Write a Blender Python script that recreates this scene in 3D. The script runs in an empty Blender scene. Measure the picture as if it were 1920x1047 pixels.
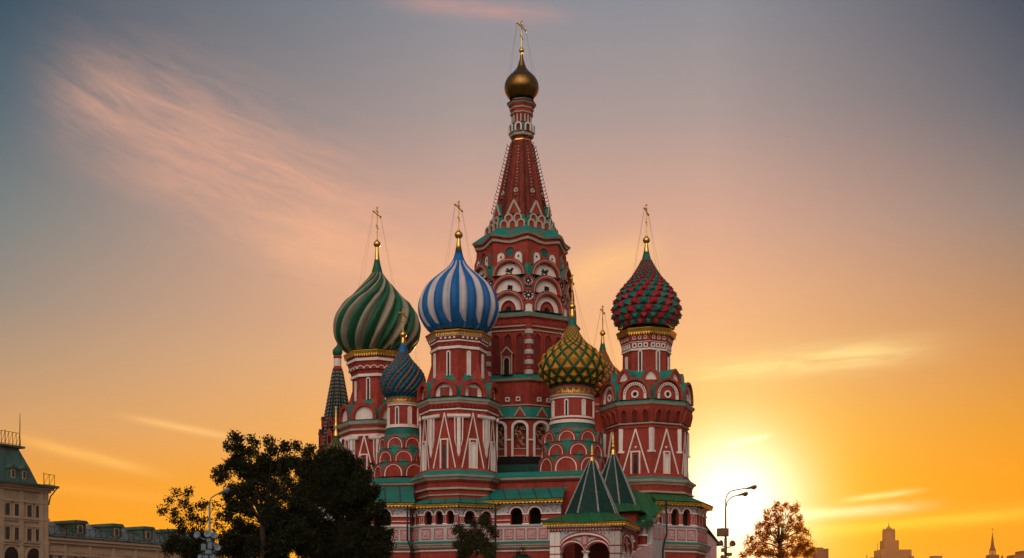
import bpy, math, random
import numpy as np
from mathutils import Matrix, Vector
R = math.radians
F = 2364.0            # focal length in photo pixels (1920 wide)
HZ = 1180.0           # photo row of the horizon
EYE = 1.7
scene = bpy.context.scene
C = scene.collection
random.seed(7)

# ------------------------------------------------------------------ camera
cam_d = bpy.data.cameras.new('camera')
cam = bpy.data.objects.new('camera', cam_d)
C.objects.link(cam)
cam.location = (0, 0, EYE)
cam.rotation_euler = (R(90), 0, 0)
cam_d.sensor_width = 36
cam_d.lens = F / 1920 * 36
cam_d.shift_y = (HZ - 523.5) / 1920
cam_d.clip_start = 0.5
cam_d.clip_end = 12000
scene.camera = cam
scene.view_settings.view_transform = 'Standard'
scene.view_settings.look = 'None'
scene.view_settings.exposure = 0.0
scene.view_settings.gamma = 1.0

SUN_AZ, SUN_EL = 10.2, 5.2
BACK_FILL = (3.1, 2.4, 2.08)


def lin(c):
    return tuple(((x / 255) / 12.92 if x / 255 <= 0.04045 else ((x / 255 + 0.055) / 1.055) ** 2.4) for x in c) + (1.0,)


def azel(px, py):
    a = math.atan((px - 960) / F)
    return math.degrees(a), math.degrees(math.atan((HZ - py) / F * math.cos(a)))


class NT:
    """small helper to write node maths"""
    def __init__(self, nt):
        self.nt = nt

    def new(self, t, **kw):
        n = self.nt.nodes.new(t)
        for k, v in kw.items():
            setattr(n, k, v)
        return n

    def put(self, sock, v):
        if hasattr(v, 'is_output'):
            self.nt.links.new(v, sock)
        else:
            sock.default_value = v

    def m(self, op, a, b=0.0, c=0.0, clamp=False):
        n = self.new('ShaderNodeMath', operation=op)
        n.use_clamp = clamp
        self.put(n.inputs[0], a)
        self.put(n.inputs[1], b)
        self.put(n.inputs[2], c)
        return n.outputs[0]

    def mix(self, f, a, b, blend='MIX'):
        n = self.new('ShaderNodeMix', data_type='RGBA', blend_type=blend)
        n.clamp_factor = True
        self.put(n.inputs['Factor'], f)
        self.put(n.inputs[6], a)
        self.put(n.inputs[7], b)
        return n.outputs[2]

    def ramp(self, f, stops, interp='LINEAR'):
        n = self.new('ShaderNodeValToRGB')
        n.color_ramp.interpolation = interp
        el = n.color_ramp.elements
        while len(el) < len(stops):
            el.new(0.5)
        for e, (p, col) in zip(el, stops):
            e.position = p
            e.color = col if len(col) == 4 else tuple(col) + (1,)
        self.put(n.inputs[0], f)
        return n.outputs[0]

    def noise(self, vec, scale, detail=4, rough=0.5, dist=0.0):
        n = self.new('ShaderNodeTexNoise')
        self.put(n.inputs['Vector'], vec)
        n.inputs['Scale'].default_value = scale
        n.inputs['Detail'].default_value = detail
        n.inputs['Roughness'].default_value = rough
        n.inputs['Distortion'].default_value = dist
        return n.outputs[0]

    def comb(self, x, y, z=0.0):
        n = self.new('ShaderNodeCombineXYZ')
        for i, v in enumerate((x, y, z)):
            self.put(n.inputs[i], v)
        return n.outputs[0]


# ------------------------------------------------------------------ sky
world = bpy.data.worlds.new('World')
scene.world = world
world.use_nodes = True
world.cycles.sampling_method = 'MANUAL'
world.cycles.sample_map_resolution = 512
world.node_tree.nodes.clear()
w = NT(world.node_tree)
tc = w.new('ShaderNodeTexCoord')
sep = w.new('ShaderNodeSeparateXYZ')
w.nt.links.new(tc.outputs['Generated'], sep.inputs[0])
X_, Y_, Z_ = sep.outputs
AZ = w.m('MULTIPLY', w.m('ARCTAN2', X_, Y_), 57.29578)
HYP = w.m('SQRT', w.m('ADD', w.m('MULTIPLY', X_, X_), w.m('MULTIPLY', Y_, Y_)))
EL = w.m('MULTIPLY', w.m('ARCTAN2', Z_, HYP), 57.29578)
ELN = w.m('DIVIDE', EL, 90.0)


def col_ramp(az, rows):
    """rows: photo row -> colour seen at that azimuth"""
    st = []
    for y, c in rows:
        px = 960 + F * math.tan(R(az))
        st.append((azel(px, y)[1] / 90.0, lin(c)))
    st.sort(key=lambda s: s[0])
    return st


SKY_L = col_ramp(-21, [(1150, (252, 146, 0)), (1000, (252, 156, 6)), (900, (240, 158, 52)), (800, (214, 161, 106)), (680, (183, 152, 122)), (560, (150, 140, 130)),
                       (400, (118, 129, 130)), (200, (82, 105, 118)), (0, (50, 82, 101))]) + [(0.5, lin((66, 88, 108))), (1.0, lin((70, 84, 104)))]
SKY_M = col_ramp(0, [(1150, (255, 172, 0)), (1000, (255, 176, 16)), (900, (254, 172, 50)), (800, (250, 178, 92)), (680, (245, 182, 126)), (560, (236, 176, 136)),
                     (420, (212, 166, 146)), (220, (166, 152, 150)), (0, (134, 140, 150))]) + [(0.5, lin((90, 98, 112))), (1.0, lin((80, 88, 104)))]
SKY_R = col_ramp(21, [(1150, (255, 146, 0)), (1000, (253, 154, 0)), (900, (246, 156, 22)), (800, (230, 154, 48)), (680, (208, 146, 82)), (560, (182, 138, 102)),
                      (400, (142, 129, 123)), (200, (92, 102, 114)), (0, (58, 78, 97))]) + [(0.5, lin((66, 82, 102))), (1.0, lin((70, 84, 104)))]
# beside and behind the viewer: dim blue-grey sides, added bright lobe lighting the facade
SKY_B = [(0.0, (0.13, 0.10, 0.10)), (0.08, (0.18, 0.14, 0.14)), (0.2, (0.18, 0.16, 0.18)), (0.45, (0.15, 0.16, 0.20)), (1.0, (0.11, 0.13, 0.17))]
cl_ = w.ramp(ELN, SKY_L)
cm_ = w.ramp(ELN, SKY_M)
cr_ = w.ramp(ELN, SKY_R)
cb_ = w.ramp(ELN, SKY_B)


def smooth(f):
    return w.m('MULTIPLY', w.m('MULTIPLY', f, f), w.m('SUBTRACT', 3.0, w.m('MULTIPLY', f, 2.0)))


def mr(v, a, b):
    return w.m('DIVIDE', w.m('SUBTRACT', v, a), b - a, clamp=True)


col = w.mix(mr(AZ, -2.0, -22.0), cm_, cl_)
col = w.mix(mr(AZ, 9.0, 22.0), col, cr_)
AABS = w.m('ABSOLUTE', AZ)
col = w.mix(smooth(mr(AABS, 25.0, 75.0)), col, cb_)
ba = w.m('DIVIDE', w.m('SUBTRACT', 180.0, w.m('ABSOLUTE', w.m('ADD', AZ, -10.0))), 38.0)  # soft fill lobe added in the unseen sky to light and model the fronts
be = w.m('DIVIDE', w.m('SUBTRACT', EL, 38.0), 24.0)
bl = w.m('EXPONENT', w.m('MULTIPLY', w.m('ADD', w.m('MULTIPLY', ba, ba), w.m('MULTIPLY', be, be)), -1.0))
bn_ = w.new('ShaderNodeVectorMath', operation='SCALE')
bn_.inputs[0].default_value = BACK_FILL
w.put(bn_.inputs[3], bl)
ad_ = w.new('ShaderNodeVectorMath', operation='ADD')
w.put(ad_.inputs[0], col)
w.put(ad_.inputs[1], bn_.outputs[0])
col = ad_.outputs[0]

# clouds, in azimuth and elevation
UV = w.comb(AZ, EL)


def cloud(px, py, ang, su, sv, color, k, nu, nv, lo=0.42, hi=0.68, seed=0.0, sang=None):
    global col
    a0, e0 = azel(px, py)
    dg = 0.0242
    su, sv = su * dg, sv * dg
    ca, sa = math.cos(R(ang)), math.sin(R(ang))
    da, de = w.m('SUBTRACT', AZ, a0), w.m('SUBTRACT', EL, e0)
    u = w.m('ADD', w.m('MULTIPLY', da, ca), w.m('MULTIPLY', de, -sa))
    v = w.m('ADD', w.m('MULTIPLY', da, sa), w.m('MULTIPLY', de, ca))
    q = w.m('ADD', w.m('POWER', w.m('ABSOLUTE', w.m('DIVIDE', u, su)), 3.5), w.m('POWER', w.m('ABSOLUTE', w.m('DIVIDE', v, sv)), 2.0))
    g = w.m('EXPONENT', w.m('MULTIPLY', q, -1.0))
    if sang is not None:
        ca, sa = math.cos(R(sang)), math.sin(R(sang))
        u = w.m('ADD', w.m('MULTIPLY', da, ca), w.m('MULTIPLY', de, -sa))
        v = w.m('ADD', w.m('MULTIPLY', da, sa), w.m('MULTIPLY', de, ca))
    n = w.noise(w.comb(w.m('MULTIPLY', u, nu), w.m('MULTIPLY', v, nv), seed), 1.0, 9, 0.68, 0.9)
    n2 = w.noise(w.comb(w.m('MULTIPLY', u, nu * .3), w.m('MULTIPLY', v, nv * .3), seed + 5), 1.0, 3, 0.5, 0.3)
    f = mr(w.m('ADD', w.m('MULTIPLY', n, 0.55), w.m('MULTIPLY', n2, 0.45)), lo, hi)
    f = w.m('MULTIPLY', w.m('MULTIPLY', w.m('POWER', g, 0.8), f), k, clamp=True)
    col = w.mix(f, col, lin(color))


cloud(570, 392, 25, 330, 98, (230, 170, 142), 0.95, 0.26, 1.5, 0.36, 0.64, 1.0, 17)
cloud(295, 245, 18, 160, 78, (214, 164, 142), 0.95, 0.28, 1.5, 0.36, 0.66, 3.0, 22)
cloud(690, 490, 14, 200, 62, (246, 184, 142), 0.9, 0.20, 1.2, 0.26, 0.74, 6.0, 12)
cloud(900, 20, 4, 150, 13, (196, 152, 146), 0.8, 0.3, 2.0, 0.3, 0.6, 9.0)
cloud(1135, 500, -18, 95, 34, (254, 196, 134), 1.0, 0.25, 0.9, 0.15, 0.6, 11.0)
cloud(1480, 682, -3, 210, 22, (255, 222, 148), 1.0, 0.30, 2.2, 0.34, 0.62, 15.0)
cloud(165, 855, 12, 110, 9, (255, 190, 96), 0.9, 0.4, 3.0, 0.2, 0.5, 17.0)
cloud(345, 803, 9, 90, 6, (255, 196, 120), 0.8, 0.4, 3.0, 0.2, 0.5, 19.0)
cloud(120, 915, 5, 260, 9, (255, 172, 64), 0.6, 0.3, 3.0, 0.2, 0.5, 21.0)
cloud(1590, 960, -3, 120, 9, (255, 244, 180), 0.7, 0.3, 2.5, 0.2, 0.5, 23.0)
cloud(1740, 978, -4, 260, 12, (255, 214, 60), 0.6, 0.2, 2.5, 0.2, 0.52, 25.0)
cloud(1400, 826, -10, 40, 5, (255, 236, 170), 0.6, 0.5, 3.0, 0.2, 0.5, 27.0)
cloud(1650, 930, -6, 60, 5, (255, 240, 150), 0.7, 0.5, 3.0, 0.2, 0.5, 29.0)

# glow of the low sun in the sky around it
sa_, se_ = SUN_AZ, SUN_EL
dA = w.m('SUBTRACT', AZ, sa_ - 0.3)
dE = w.m('SUBTRACT', EL, se_ + 0.3)
d2 = w.m('ADD', w.m('MULTIPLY', dA, dA), w.m('MULTIPLY', dE, dE))


def glow(sig, color):
    global col
    g = w.m('EXPONENT', w.m('DIVIDE', d2, -sig * sig))
    n = w.new('ShaderNodeVectorMath', operation='SCALE')
    n.inputs[0].default_value = color
    w.put(n.inputs[3], g)
    a = w.new('ShaderNodeVectorMath', operation='ADD')
    w.put(a.inputs[0], col)
    w.put(a.inputs[1], n.outputs[0])
    col = a.outputs[0]


glow(7.0, (0.08, 0.11, 0.0))
glow(4.2, (0.12, 0.30, 0.03))
glow(2.7, (1.0, 1.0, 1.3))

sky = w.new('ShaderNodeTexSky')
sky.sky_type = 'NISHITA'
sky.sun_disc = False
sky.sun_elevation = R(SUN_EL)
sky.sun_rotation = R(SUN_AZ)
bg1 = w.new('ShaderNodeBackground')
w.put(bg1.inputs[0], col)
bg1.inputs[1].default_value = 1.0
bg2 = w.new('ShaderNodeBackground')
w.put(bg2.inputs[0], sky.outputs[0])
bg2.inputs[1].default_value = 0.0
add = w.new('ShaderNodeAddShader')
w.nt.links.new(bg1.outputs[0], add.inputs[0])
w.nt.links.new(bg2.outputs[0], add.inputs[1])
out = w.new('ShaderNodeOutputWorld')
w.nt.links.new(add.outputs[0], out.inputs[0])

# ------------------------------------------------------------------ sun
sun_d = bpy.data.lights.new('sun', 'SUN')
sun_d.energy = 5.0
sun_d.angle = R(0.5)
sun_d.color = (1.0, 0.50, 0.16)
sun = bpy.data.objects.new('sun', sun_d)
C.objects.link(sun)
dv = Vector((math.sin(R(SUN_AZ)) * math.cos(R(SUN_EL)), math.cos(R(SUN_AZ)) * math.cos(R(SUN_EL)), math.sin(R(SUN_EL))))
sun.rotation_euler = dv.to_track_quat('Z', 'Y').to_euler()
sun.location = (60, 300, 60)

# ------------------------------------------------------------------ materials
MAT = {}


def material(name, base, rough=0.7, metal=0.0, var=0.18, scale=1.2, bump=0.0, bscale=20.0, spec=0.22, build=None, alt=None, altk=0.0):
    m_ = bpy.data.materials.new(name)
    m_.use_nodes = True
    nt = m_.node_tree
    n = NT(nt)
    b = nt.nodes['Principled BSDF']
    b.inputs['Roughness'].default_value = rough
    b.inputs['Metallic'].default_value = metal
    b.inputs['Specular IOR Level'].default_value = spec
    tcn = n.new('ShaderNodeTexCoord')
    geo = n.new('ShaderNodeNewGeometry')
    P = geo.outputs['Position']
    base = tuple(base)[:3]
    a_ = n.noise(P, scale, 5, 0.6, 0.3)
    c0 = tuple(x * (1 - var) for x in base) + (1,)
    c1 = tuple(min(1, x * (1 + var)) for x in base) + (1,)
    c = n.ramp(a_, [(0.32, c0), (0.68, c1)])
    if alt:
        f = n.ramp(n.noise(P, scale * 2.6, 6, 0.7, 0.5), [(0.5, (0, 0, 0, 1)), (0.72, (altk, altk, altk, 1))])
        c = n.mix(f, c, tuple(alt)[:3] + (1,))
    if build:
        c = build(n, P, tcn, c, b)
    n.put(b.inputs['Base Color'], c)
    if bump > 0:
        bn = n.new('ShaderNodeBump')
        bn.inputs['Strength'].default_value = bump
        bn.inputs['Distance'].default_value = 0.05
        n.put(bn.inputs['Height'], n.noise(P, bscale, 3, 0.6))
        nt.links.new(bn.outputs[0], b.inputs['Normal'])
    MAT[name] = m_
    return m_


def soot(n, P, tcn, c, b):
    """dark weathering that has run down the painted brick, and paler worn patches"""
    mp = n.new('ShaderNodeMapping')
    mp.inputs['Scale'].default_value = (2.2, 2.2, 0.28)
    n.put(mp.inputs[0], P)
    f = n.ramp(n.noise(mp.outputs[0], 1.3, 6, 0.72), [(0.46, (0, 0, 0, 1)), (0.74, (0.62, 0.62, 0.62, 1))])
    c = n.mix(f, c, (0.09, 0.018, 0.014, 1))
    g = n.ramp(n.noise(P, 0.7, 6, 0.7, 0.4), [(0.55, (0, 0, 0, 1)), (0.75, (0.35, 0.35, 0.35, 1))])
    return n.mix(g, c, (0.46, 0.13, 0.09, 1))


def courses(step, k):
    """thin mortar lines between courses of masonry, running round the wall"""
    def f(n, P, tcn, c, b):
        s = n.new('ShaderNodeSeparateXYZ')
        n.put(s.inputs[0], P)
        fr = n.m('FRACT', n.m('DIVIDE', s.outputs[2], step))
        line = n.m('LESS_THAN', fr, 0.16)
        br = n.m('FRACT', n.m('ADD', n.m('DIVIDE', n.m('ADD', s.outputs[0], n.m('MULTIPLY', s.outputs[1], 0.4)), step * 2.6),
                              n.m('MULTIPLY', n.m('FLOOR', n.m('DIVIDE', s.outputs[2], step)), 0.5)))
        l2 = n.m('LESS_THAN', br, 0.07)
        l = n.m('MULTIPLY', n.m('MAXIMUM', line, l2), k)
        cell = n.noise(n.comb(n.m('FLOOR', n.m('MULTIPLY', s.outputs[0], 1 / (step * 2.6))), n.m('FLOOR', n.m('DIVIDE', s.outputs[2], step)), 3.0), 7.3, 1, 0.5)
        c2 = n.mix(n.m('MULTIPLY', cell, 0.35), c, (0.16, 0.03, 0.02, 1))
        return soot(n, P, tcn, n.mix(l, c2, (0.42, 0.22, 0.16, 1)), b)
    return f


def drips(n, P, tcn, c, b):
    """rain streaks: noise stretched down the wall"""
    mp = n.new('ShaderNodeMapping')
    mp.inputs['Scale'].default_value = (3.0, 3.0, 0.35)
    n.put(mp.inputs[0], P)
    f = n.ramp(n.noise(mp.outputs[0], 1.6, 5, 0.7), [(0.5, (0, 0, 0, 1)), (0.78, (0.28, 0.28, 0.28, 1))])
    return n.mix(f, c, (0.20, 0.17, 0.13, 1))


def seams(step, k):
    def f(n, P, tcn, c, b):
        s = n.new('ShaderNodeSeparateXYZ')
        n.put(s.inputs[0], P)
        fr = n.m('FRACT', n.m('DIVIDE', n.m('ADD', s.outputs[0], n.m('MULTIPLY', s.outputs[2], 0.25)), step))
        l = n.m('MULTIPLY', n.m('LESS_THAN', fr, 0.1), k)
        return n.mix(l, drips(n, P, tcn, c, b), (0.01, 0.03, 0.03, 1))
    return f


def floral(n, P, tcn, c, b):
    """painted flowers and scrolls on pale plaster"""
    v = n.new('ShaderNodeTexVoronoi')
    v.inputs['Scale'].default_value = 3.4
    n.put(v.inputs['Vector'], P)
    hue = n.new('ShaderNodeSeparateColor')
    n.put(hue.inputs[0], v.outputs['Color'])
    pet = n.ramp(hue.outputs[0], [(0.0, (0.45, 0.05, 0.05, 1)), (0.3, (0.06, 0.20, 0.16, 1)), (0.55, (0.10, 0.22, 0.34, 1)), (0.8, (0.55, 0.30, 0.08, 1))], 'CONSTANT')
    f = n.m('LESS_THAN', v.outputs['Distance'], 0.34)
    sc = n.noise(P, 6.0, 2, 0.5, 2.4)
    line = n.m('LESS_THAN', n.m('ABSOLUTE', n.m('SUBTRACT', sc, 0.5)), 0.025)
    c = n.mix(n.m('MULTIPLY', line, 0.8), c, (0.07, 0.13, 0.12, 1))
    return n.mix(n.m('MULTIPLY', f, 0.8), c, pet)


def bands(n, P, tcn, c, b):
    s = n.new('ShaderNodeSeparateXYZ')
    n.put(s.inputs[0], P)
    fr = n.m('FRACT', n.m('DIVIDE', s.outputs[2], 0.7))
    return n.mix(n.m('MULTIPLY', n.m('LESS_THAN', fr, 0.05), 0.6), c, (0.12, 0.08, 0.05, 1))



def scales(n, P, tcn, c, b):
    """rows of overlapping metal scales"""
    s = n.new('ShaderNodeSeparateXYZ')
    n.put(s.inputs[0], P)
    row = n.m('DIVIDE', s.outputs[2], 0.30)
    l1 = n.m('LESS_THAN', n.m('FRACT', row), 0.28)
    q = n.m('ADD', n.m('DIVIDE', s.outputs[0], 0.34), n.m('MULTIPLY', n.m('FLOOR', row), 0.5))
    l2 = n.m('LESS_THAN', n.m('FRACT', q), 0.16)
    return n.mix(n.m('MULTIPLY', n.m('MAXIMUM', l1, l2), 0.72), c, (0.012, 0.05, 0.075, 1))


def dots(n, P, tcn, c, b):
    s = n.new('ShaderNodeSeparateXYZ')
    n.put(s.inputs[0], P)
    fr = n.m('FRACT', n.m('DIVIDE', s.outputs[2], 0.42))
    return n.mix(n.m('LESS_THAN', fr, 0.5), c, (0.20, 0.19, 0.15, 1))


RED = (0.36, 0.044, 0.026)
material('brick', RED, 0.8, var=0.2, scale=0.8, bump=0.35, bscale=9, build=courses(0.17, 0.16), alt=(0.22, 0.04, 0.03), altk=0.6)
material('redpaint', (0.36, 0.048, 0.030), 0.75, var=0.18, scale=1.4, bump=0.2, build=soot, alt=(0.24, 0.045, 0.035), altk=0.6)
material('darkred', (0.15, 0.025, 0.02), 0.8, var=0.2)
material('white', (0.80, 0.73, 0.64), 0.75, var=0.1, scale=1.6, bump=0.15, build=drips)
material('cream', (0.46, 0.41, 0.31), 0.75, var=0.14, scale=1.1, bump=0.2, build=drips, alt=(0.3, 0.27, 0.2), altk=0.6)
material('palestone', (0.50, 0.49, 0.45), 0.8, var=0.12, scale=0.8, bump=0.2, build=drips)
material('teal', (0.002, 0.195, 0.145), 0.5, var=0.2, scale=0.9, bump=0.12, bscale=5, build=seams(0.9, 0.0), alt=(0.02, 0.12, 0.09), altk=0.7)
material('tealseam', (0.002, 0.18, 0.14), 0.38, var=0.2, scale=0.6, bump=0.10, bscale=4, build=seams(1.35, 0.8), alt=(0.02, 0.11, 0.09), altk=0.6)
material('greenroof', (0.010, 0.115, 0.038), 0.45, var=0.22, scale=0.8, bump=0.12, bscale=4, build=seams(1.1, 0.6))
material('slate', (0.006, 0.038, 0.030), 0.75, var=0.35, scale=3.5, bump=0.4, bscale=12)
material('rib', (0.42, 0.42, 0.36), 0.7, var=0.35, scale=6)
material('dotrib', (0.015, 0.03, 0.028), 0.7, build=dots)
material('gold', (0.85, 0.52, 0.13), 0.28, 1.0, var=0.18, scale=2.0, bump=0.25, bscale=6, alt=(0.4, 0.22, 0.06), altk=0.7)
material('darkgold', (0.20, 0.11, 0.03), 0.28, 0.95, var=0.25, scale=2.0, bump=0.3, bscale=7)  # gold in a darker tone than the gilding elsewhere
material('tentbrick', (0.22, 0.032, 0.022), 0.85, var=0.35, scale=1.6, bump=0.4, bscale=9, build=courses(0.3, 0.10), alt=(0.10, 0.018, 0.014), altk=0.8)
material('goldleaf', (0.72, 0.40, 0.06), 0.34, 0.85, var=0.5, scale=6.0, bump=0.5, bscale=10)
material('bluepaint', (0.004, 0.125, 0.36), 0.5, var=0.14, scale=0.7, bump=0.1, bscale=5, build=drips, alt=(0.01, 0.09, 0.24), altk=0.6)
material('greywhite', (0.55, 0.52, 0.52), 0.6, var=0.12, scale=0.9, bump=0.12, bscale=5, build=drips)
material('domegreen', (0.005, 0.105, 0.050), 0.5, var=0.16, scale=0.7, bump=0.12, bscale=5, build=drips)
material('domebeige', (0.29, 0.27, 0.185), 0.6, var=0.16, scale=0.8, bump=0.12, bscale=5, build=drips)
material('domered', (0.28, 0.012, 0.022), 0.5, var=0.2, scale=0.9, bump=0.1)
material('dometeal', (0.006, 0.13, 0.10), 0.5, var=0.2, scale=0.9, bump=0.1)
material('domeyellow', (0.50, 0.22, 0.015), 0.5, var=0.25, scale=1.2, bump=0.15)
material('domelattice', (0.005, 0.082, 0.034), 0.55, var=0.2, scale=1.2)
material('domeorange', (0.62, 0.16, 0.03), 0.5, var=0.25, scale=1.2)
material('domeblue', (0.006, 0.13, 0.20), 0.5, var=0.35, scale=2.5, bump=0.5, bscale=8, build=scales)
material('domebrown', (0.20, 0.125, 0.095), 0.6, var=0.35, scale=2.5, bump=0.5, bscale=8, build=scales)
material('glass', (0.02, 0.03, 0.035), 0.12, var=0.3, spec=0.6)
material('dark', (0.012, 0.012, 0.014), 0.9, var=0.2)
material('wire', (0.14, 0.10, 0.08), 0.6)
material('iron', (0.02, 0.02, 0.022), 0.5, var=0.2)
material('floral', (0.50, 0.52, 0.50), 0.8, var=0.1, build=floral)
material('pink', (0.44, 0.14, 0.14), 0.8, var=0.2, scale=3)
material('pinkpale', (0.52, 0.33, 0.31), 0.8, var=0.35, scale=7)
material('beige', (0.42, 0.31, 0.19), 0.85, var=0.16, scale=0.25, bump=0.3, bscale=3, build=bands, alt=(0.22, 0.17, 0.11), altk=0.5)
material('beigetrim', (0.44, 0.33, 0.21), 0.8, var=0.14, scale=0.5, build=drips)
material('copper', (0.03, 0.10, 0.085), 0.5, var=0.3, scale=0.35, bump=0.2, bscale=3, build=seams(1.6, 0.5))
material('leadroof', (0.12, 0.17, 0.17), 0.3, 0.3, var=0.2, scale=0.5, build=seams(1.5, 0.75))
material('asphalt', (0.05, 0.05, 0.052), 0.9, var=0.25, scale=0.2, bump=0.3, bscale=4)
material('paving', (0.10, 0.095, 0.09), 0.85, var=0.25, scale=0.3, bump=0.3, bscale=4)
material('lamppaint', (0.15, 0.21, 0.24), 0.5, var=0.2, scale=3)
material('lampbloom', (0.15, 0.08, 0.045), 0.5, var=0.2, scale=3)  # orange bloom of the sun put into the lamp's brown paint
material('lens', (0.13, 0.19, 0.23), 0.2, var=0.1, scale=3)
material('farstone', (0.26, 0.10, 0.045), 0.9, var=0.15, scale=0.02, bump=0.0)
material('bark', (0.035, 0.026, 0.02), 0.95, var=0.3, scale=3, bump=0.5, bscale=8)
material('icon', (0.22, 0.06, 0.04), 0.6, var=0.5, scale=5)
material('black', (0.015, 0.015, 0.017), 0.5)


def leafmat(name, c, trans, tint):
    m_ = bpy.data.materials.new(name)
    m_.use_nodes = True
    nt = m_.node_tree
    n = NT(nt)
    nt.nodes.remove(nt.nodes['Principled BSDF'])
    geo = n.new('ShaderNodeNewGeometry')
    f = n.noise(geo.outputs['Position'], 0.9, 3, 0.6)
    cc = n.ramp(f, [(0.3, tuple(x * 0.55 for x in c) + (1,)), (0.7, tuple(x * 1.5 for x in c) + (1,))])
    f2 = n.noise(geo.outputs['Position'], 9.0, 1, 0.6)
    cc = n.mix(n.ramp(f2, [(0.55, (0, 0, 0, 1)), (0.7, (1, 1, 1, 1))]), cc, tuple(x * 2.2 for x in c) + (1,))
    d = n.new('ShaderNodeBsdfDiffuse')
    t = n.new('ShaderNodeBsdfTranslucent')
    g = n.new('ShaderNodeBsdfGlossy')
    g.inputs['Roughness'].default_value = 0.45
    g.inputs['Color'].default_value = (0.5, 0.5, 0.5, 1)
    n.put(d.inputs[0], cc)
    t.inputs[0].default_value = tuple(tint) + (1,)
    mx = n.new('ShaderNodeMixShader')
    mx.inputs[0].default_value = trans
    nt.links.new(d.outputs[0], mx.inputs[1])
    nt.links.new(t.outputs[0], mx.inputs[2])
    mx2 = n.new('ShaderNodeMixShader')
    mx2.inputs[0].default_value = 0.02
    nt.links.new(mx.outputs[0], mx2.inputs[1])
    nt.links.new(g.outputs[0], mx2.inputs[2])
    nt.links.new(mx2.outputs[0], nt.nodes['Material Output'].inputs[0])
    MAT[name] = m_


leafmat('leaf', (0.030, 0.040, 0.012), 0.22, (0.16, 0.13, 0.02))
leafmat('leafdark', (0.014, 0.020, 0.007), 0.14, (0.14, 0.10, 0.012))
leafmat('leafgold', (0.045, 0.028, 0.004), 0.66, (0.85, 0.42, 0.002))

# ------------------------------------------------------------------ mesh helpers


def tag(o, label, cat, group=None, kind=None):
    if label:
        o['label'] = label
    if cat:
        o['category'] = cat
    if group:
        o['group'] = group
    if kind:
        o['kind'] = kind
    return o


def empty(name, loc=(0, 0, 0), parent=None):
    o = bpy.data.objects.new(name, None)
    o.empty_display_size = 0.3
    C.objects.link(o)
    o.location = loc
    if parent:
        o.parent = parent
    return o


def inst(name, me, parent=None, M=None):
    o = bpy.data.objects.new(name, me)
    C.objects.link(o)
    if parent:
        o.parent = parent
    if M is not None:
        o.matrix_local = M
    return o


def FM(az, d, z, tilt=0.0):
    """frame on a round or many-sided wall: x to the right, y up, z outwards"""
    a = R(az)
    n = Vector((math.sin(a), -math.cos(a), 0))
    t = Vector((math.cos(a), math.sin(a), 0))
    u = Vector((0, 0, 1))
    if tilt:
        q = Matrix.Rotation(R(tilt), 3, t)
        n, u = q @ n, q @ u
    p = Vector((math.sin(a), -math.cos(a), 0)) * d
    return Matrix(((t.x, u.x, n.x, p.x), (t.y, u.y, n.y, p.y), (t.z, u.z, n.z, z), (0, 0, 0, 1)))


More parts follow.
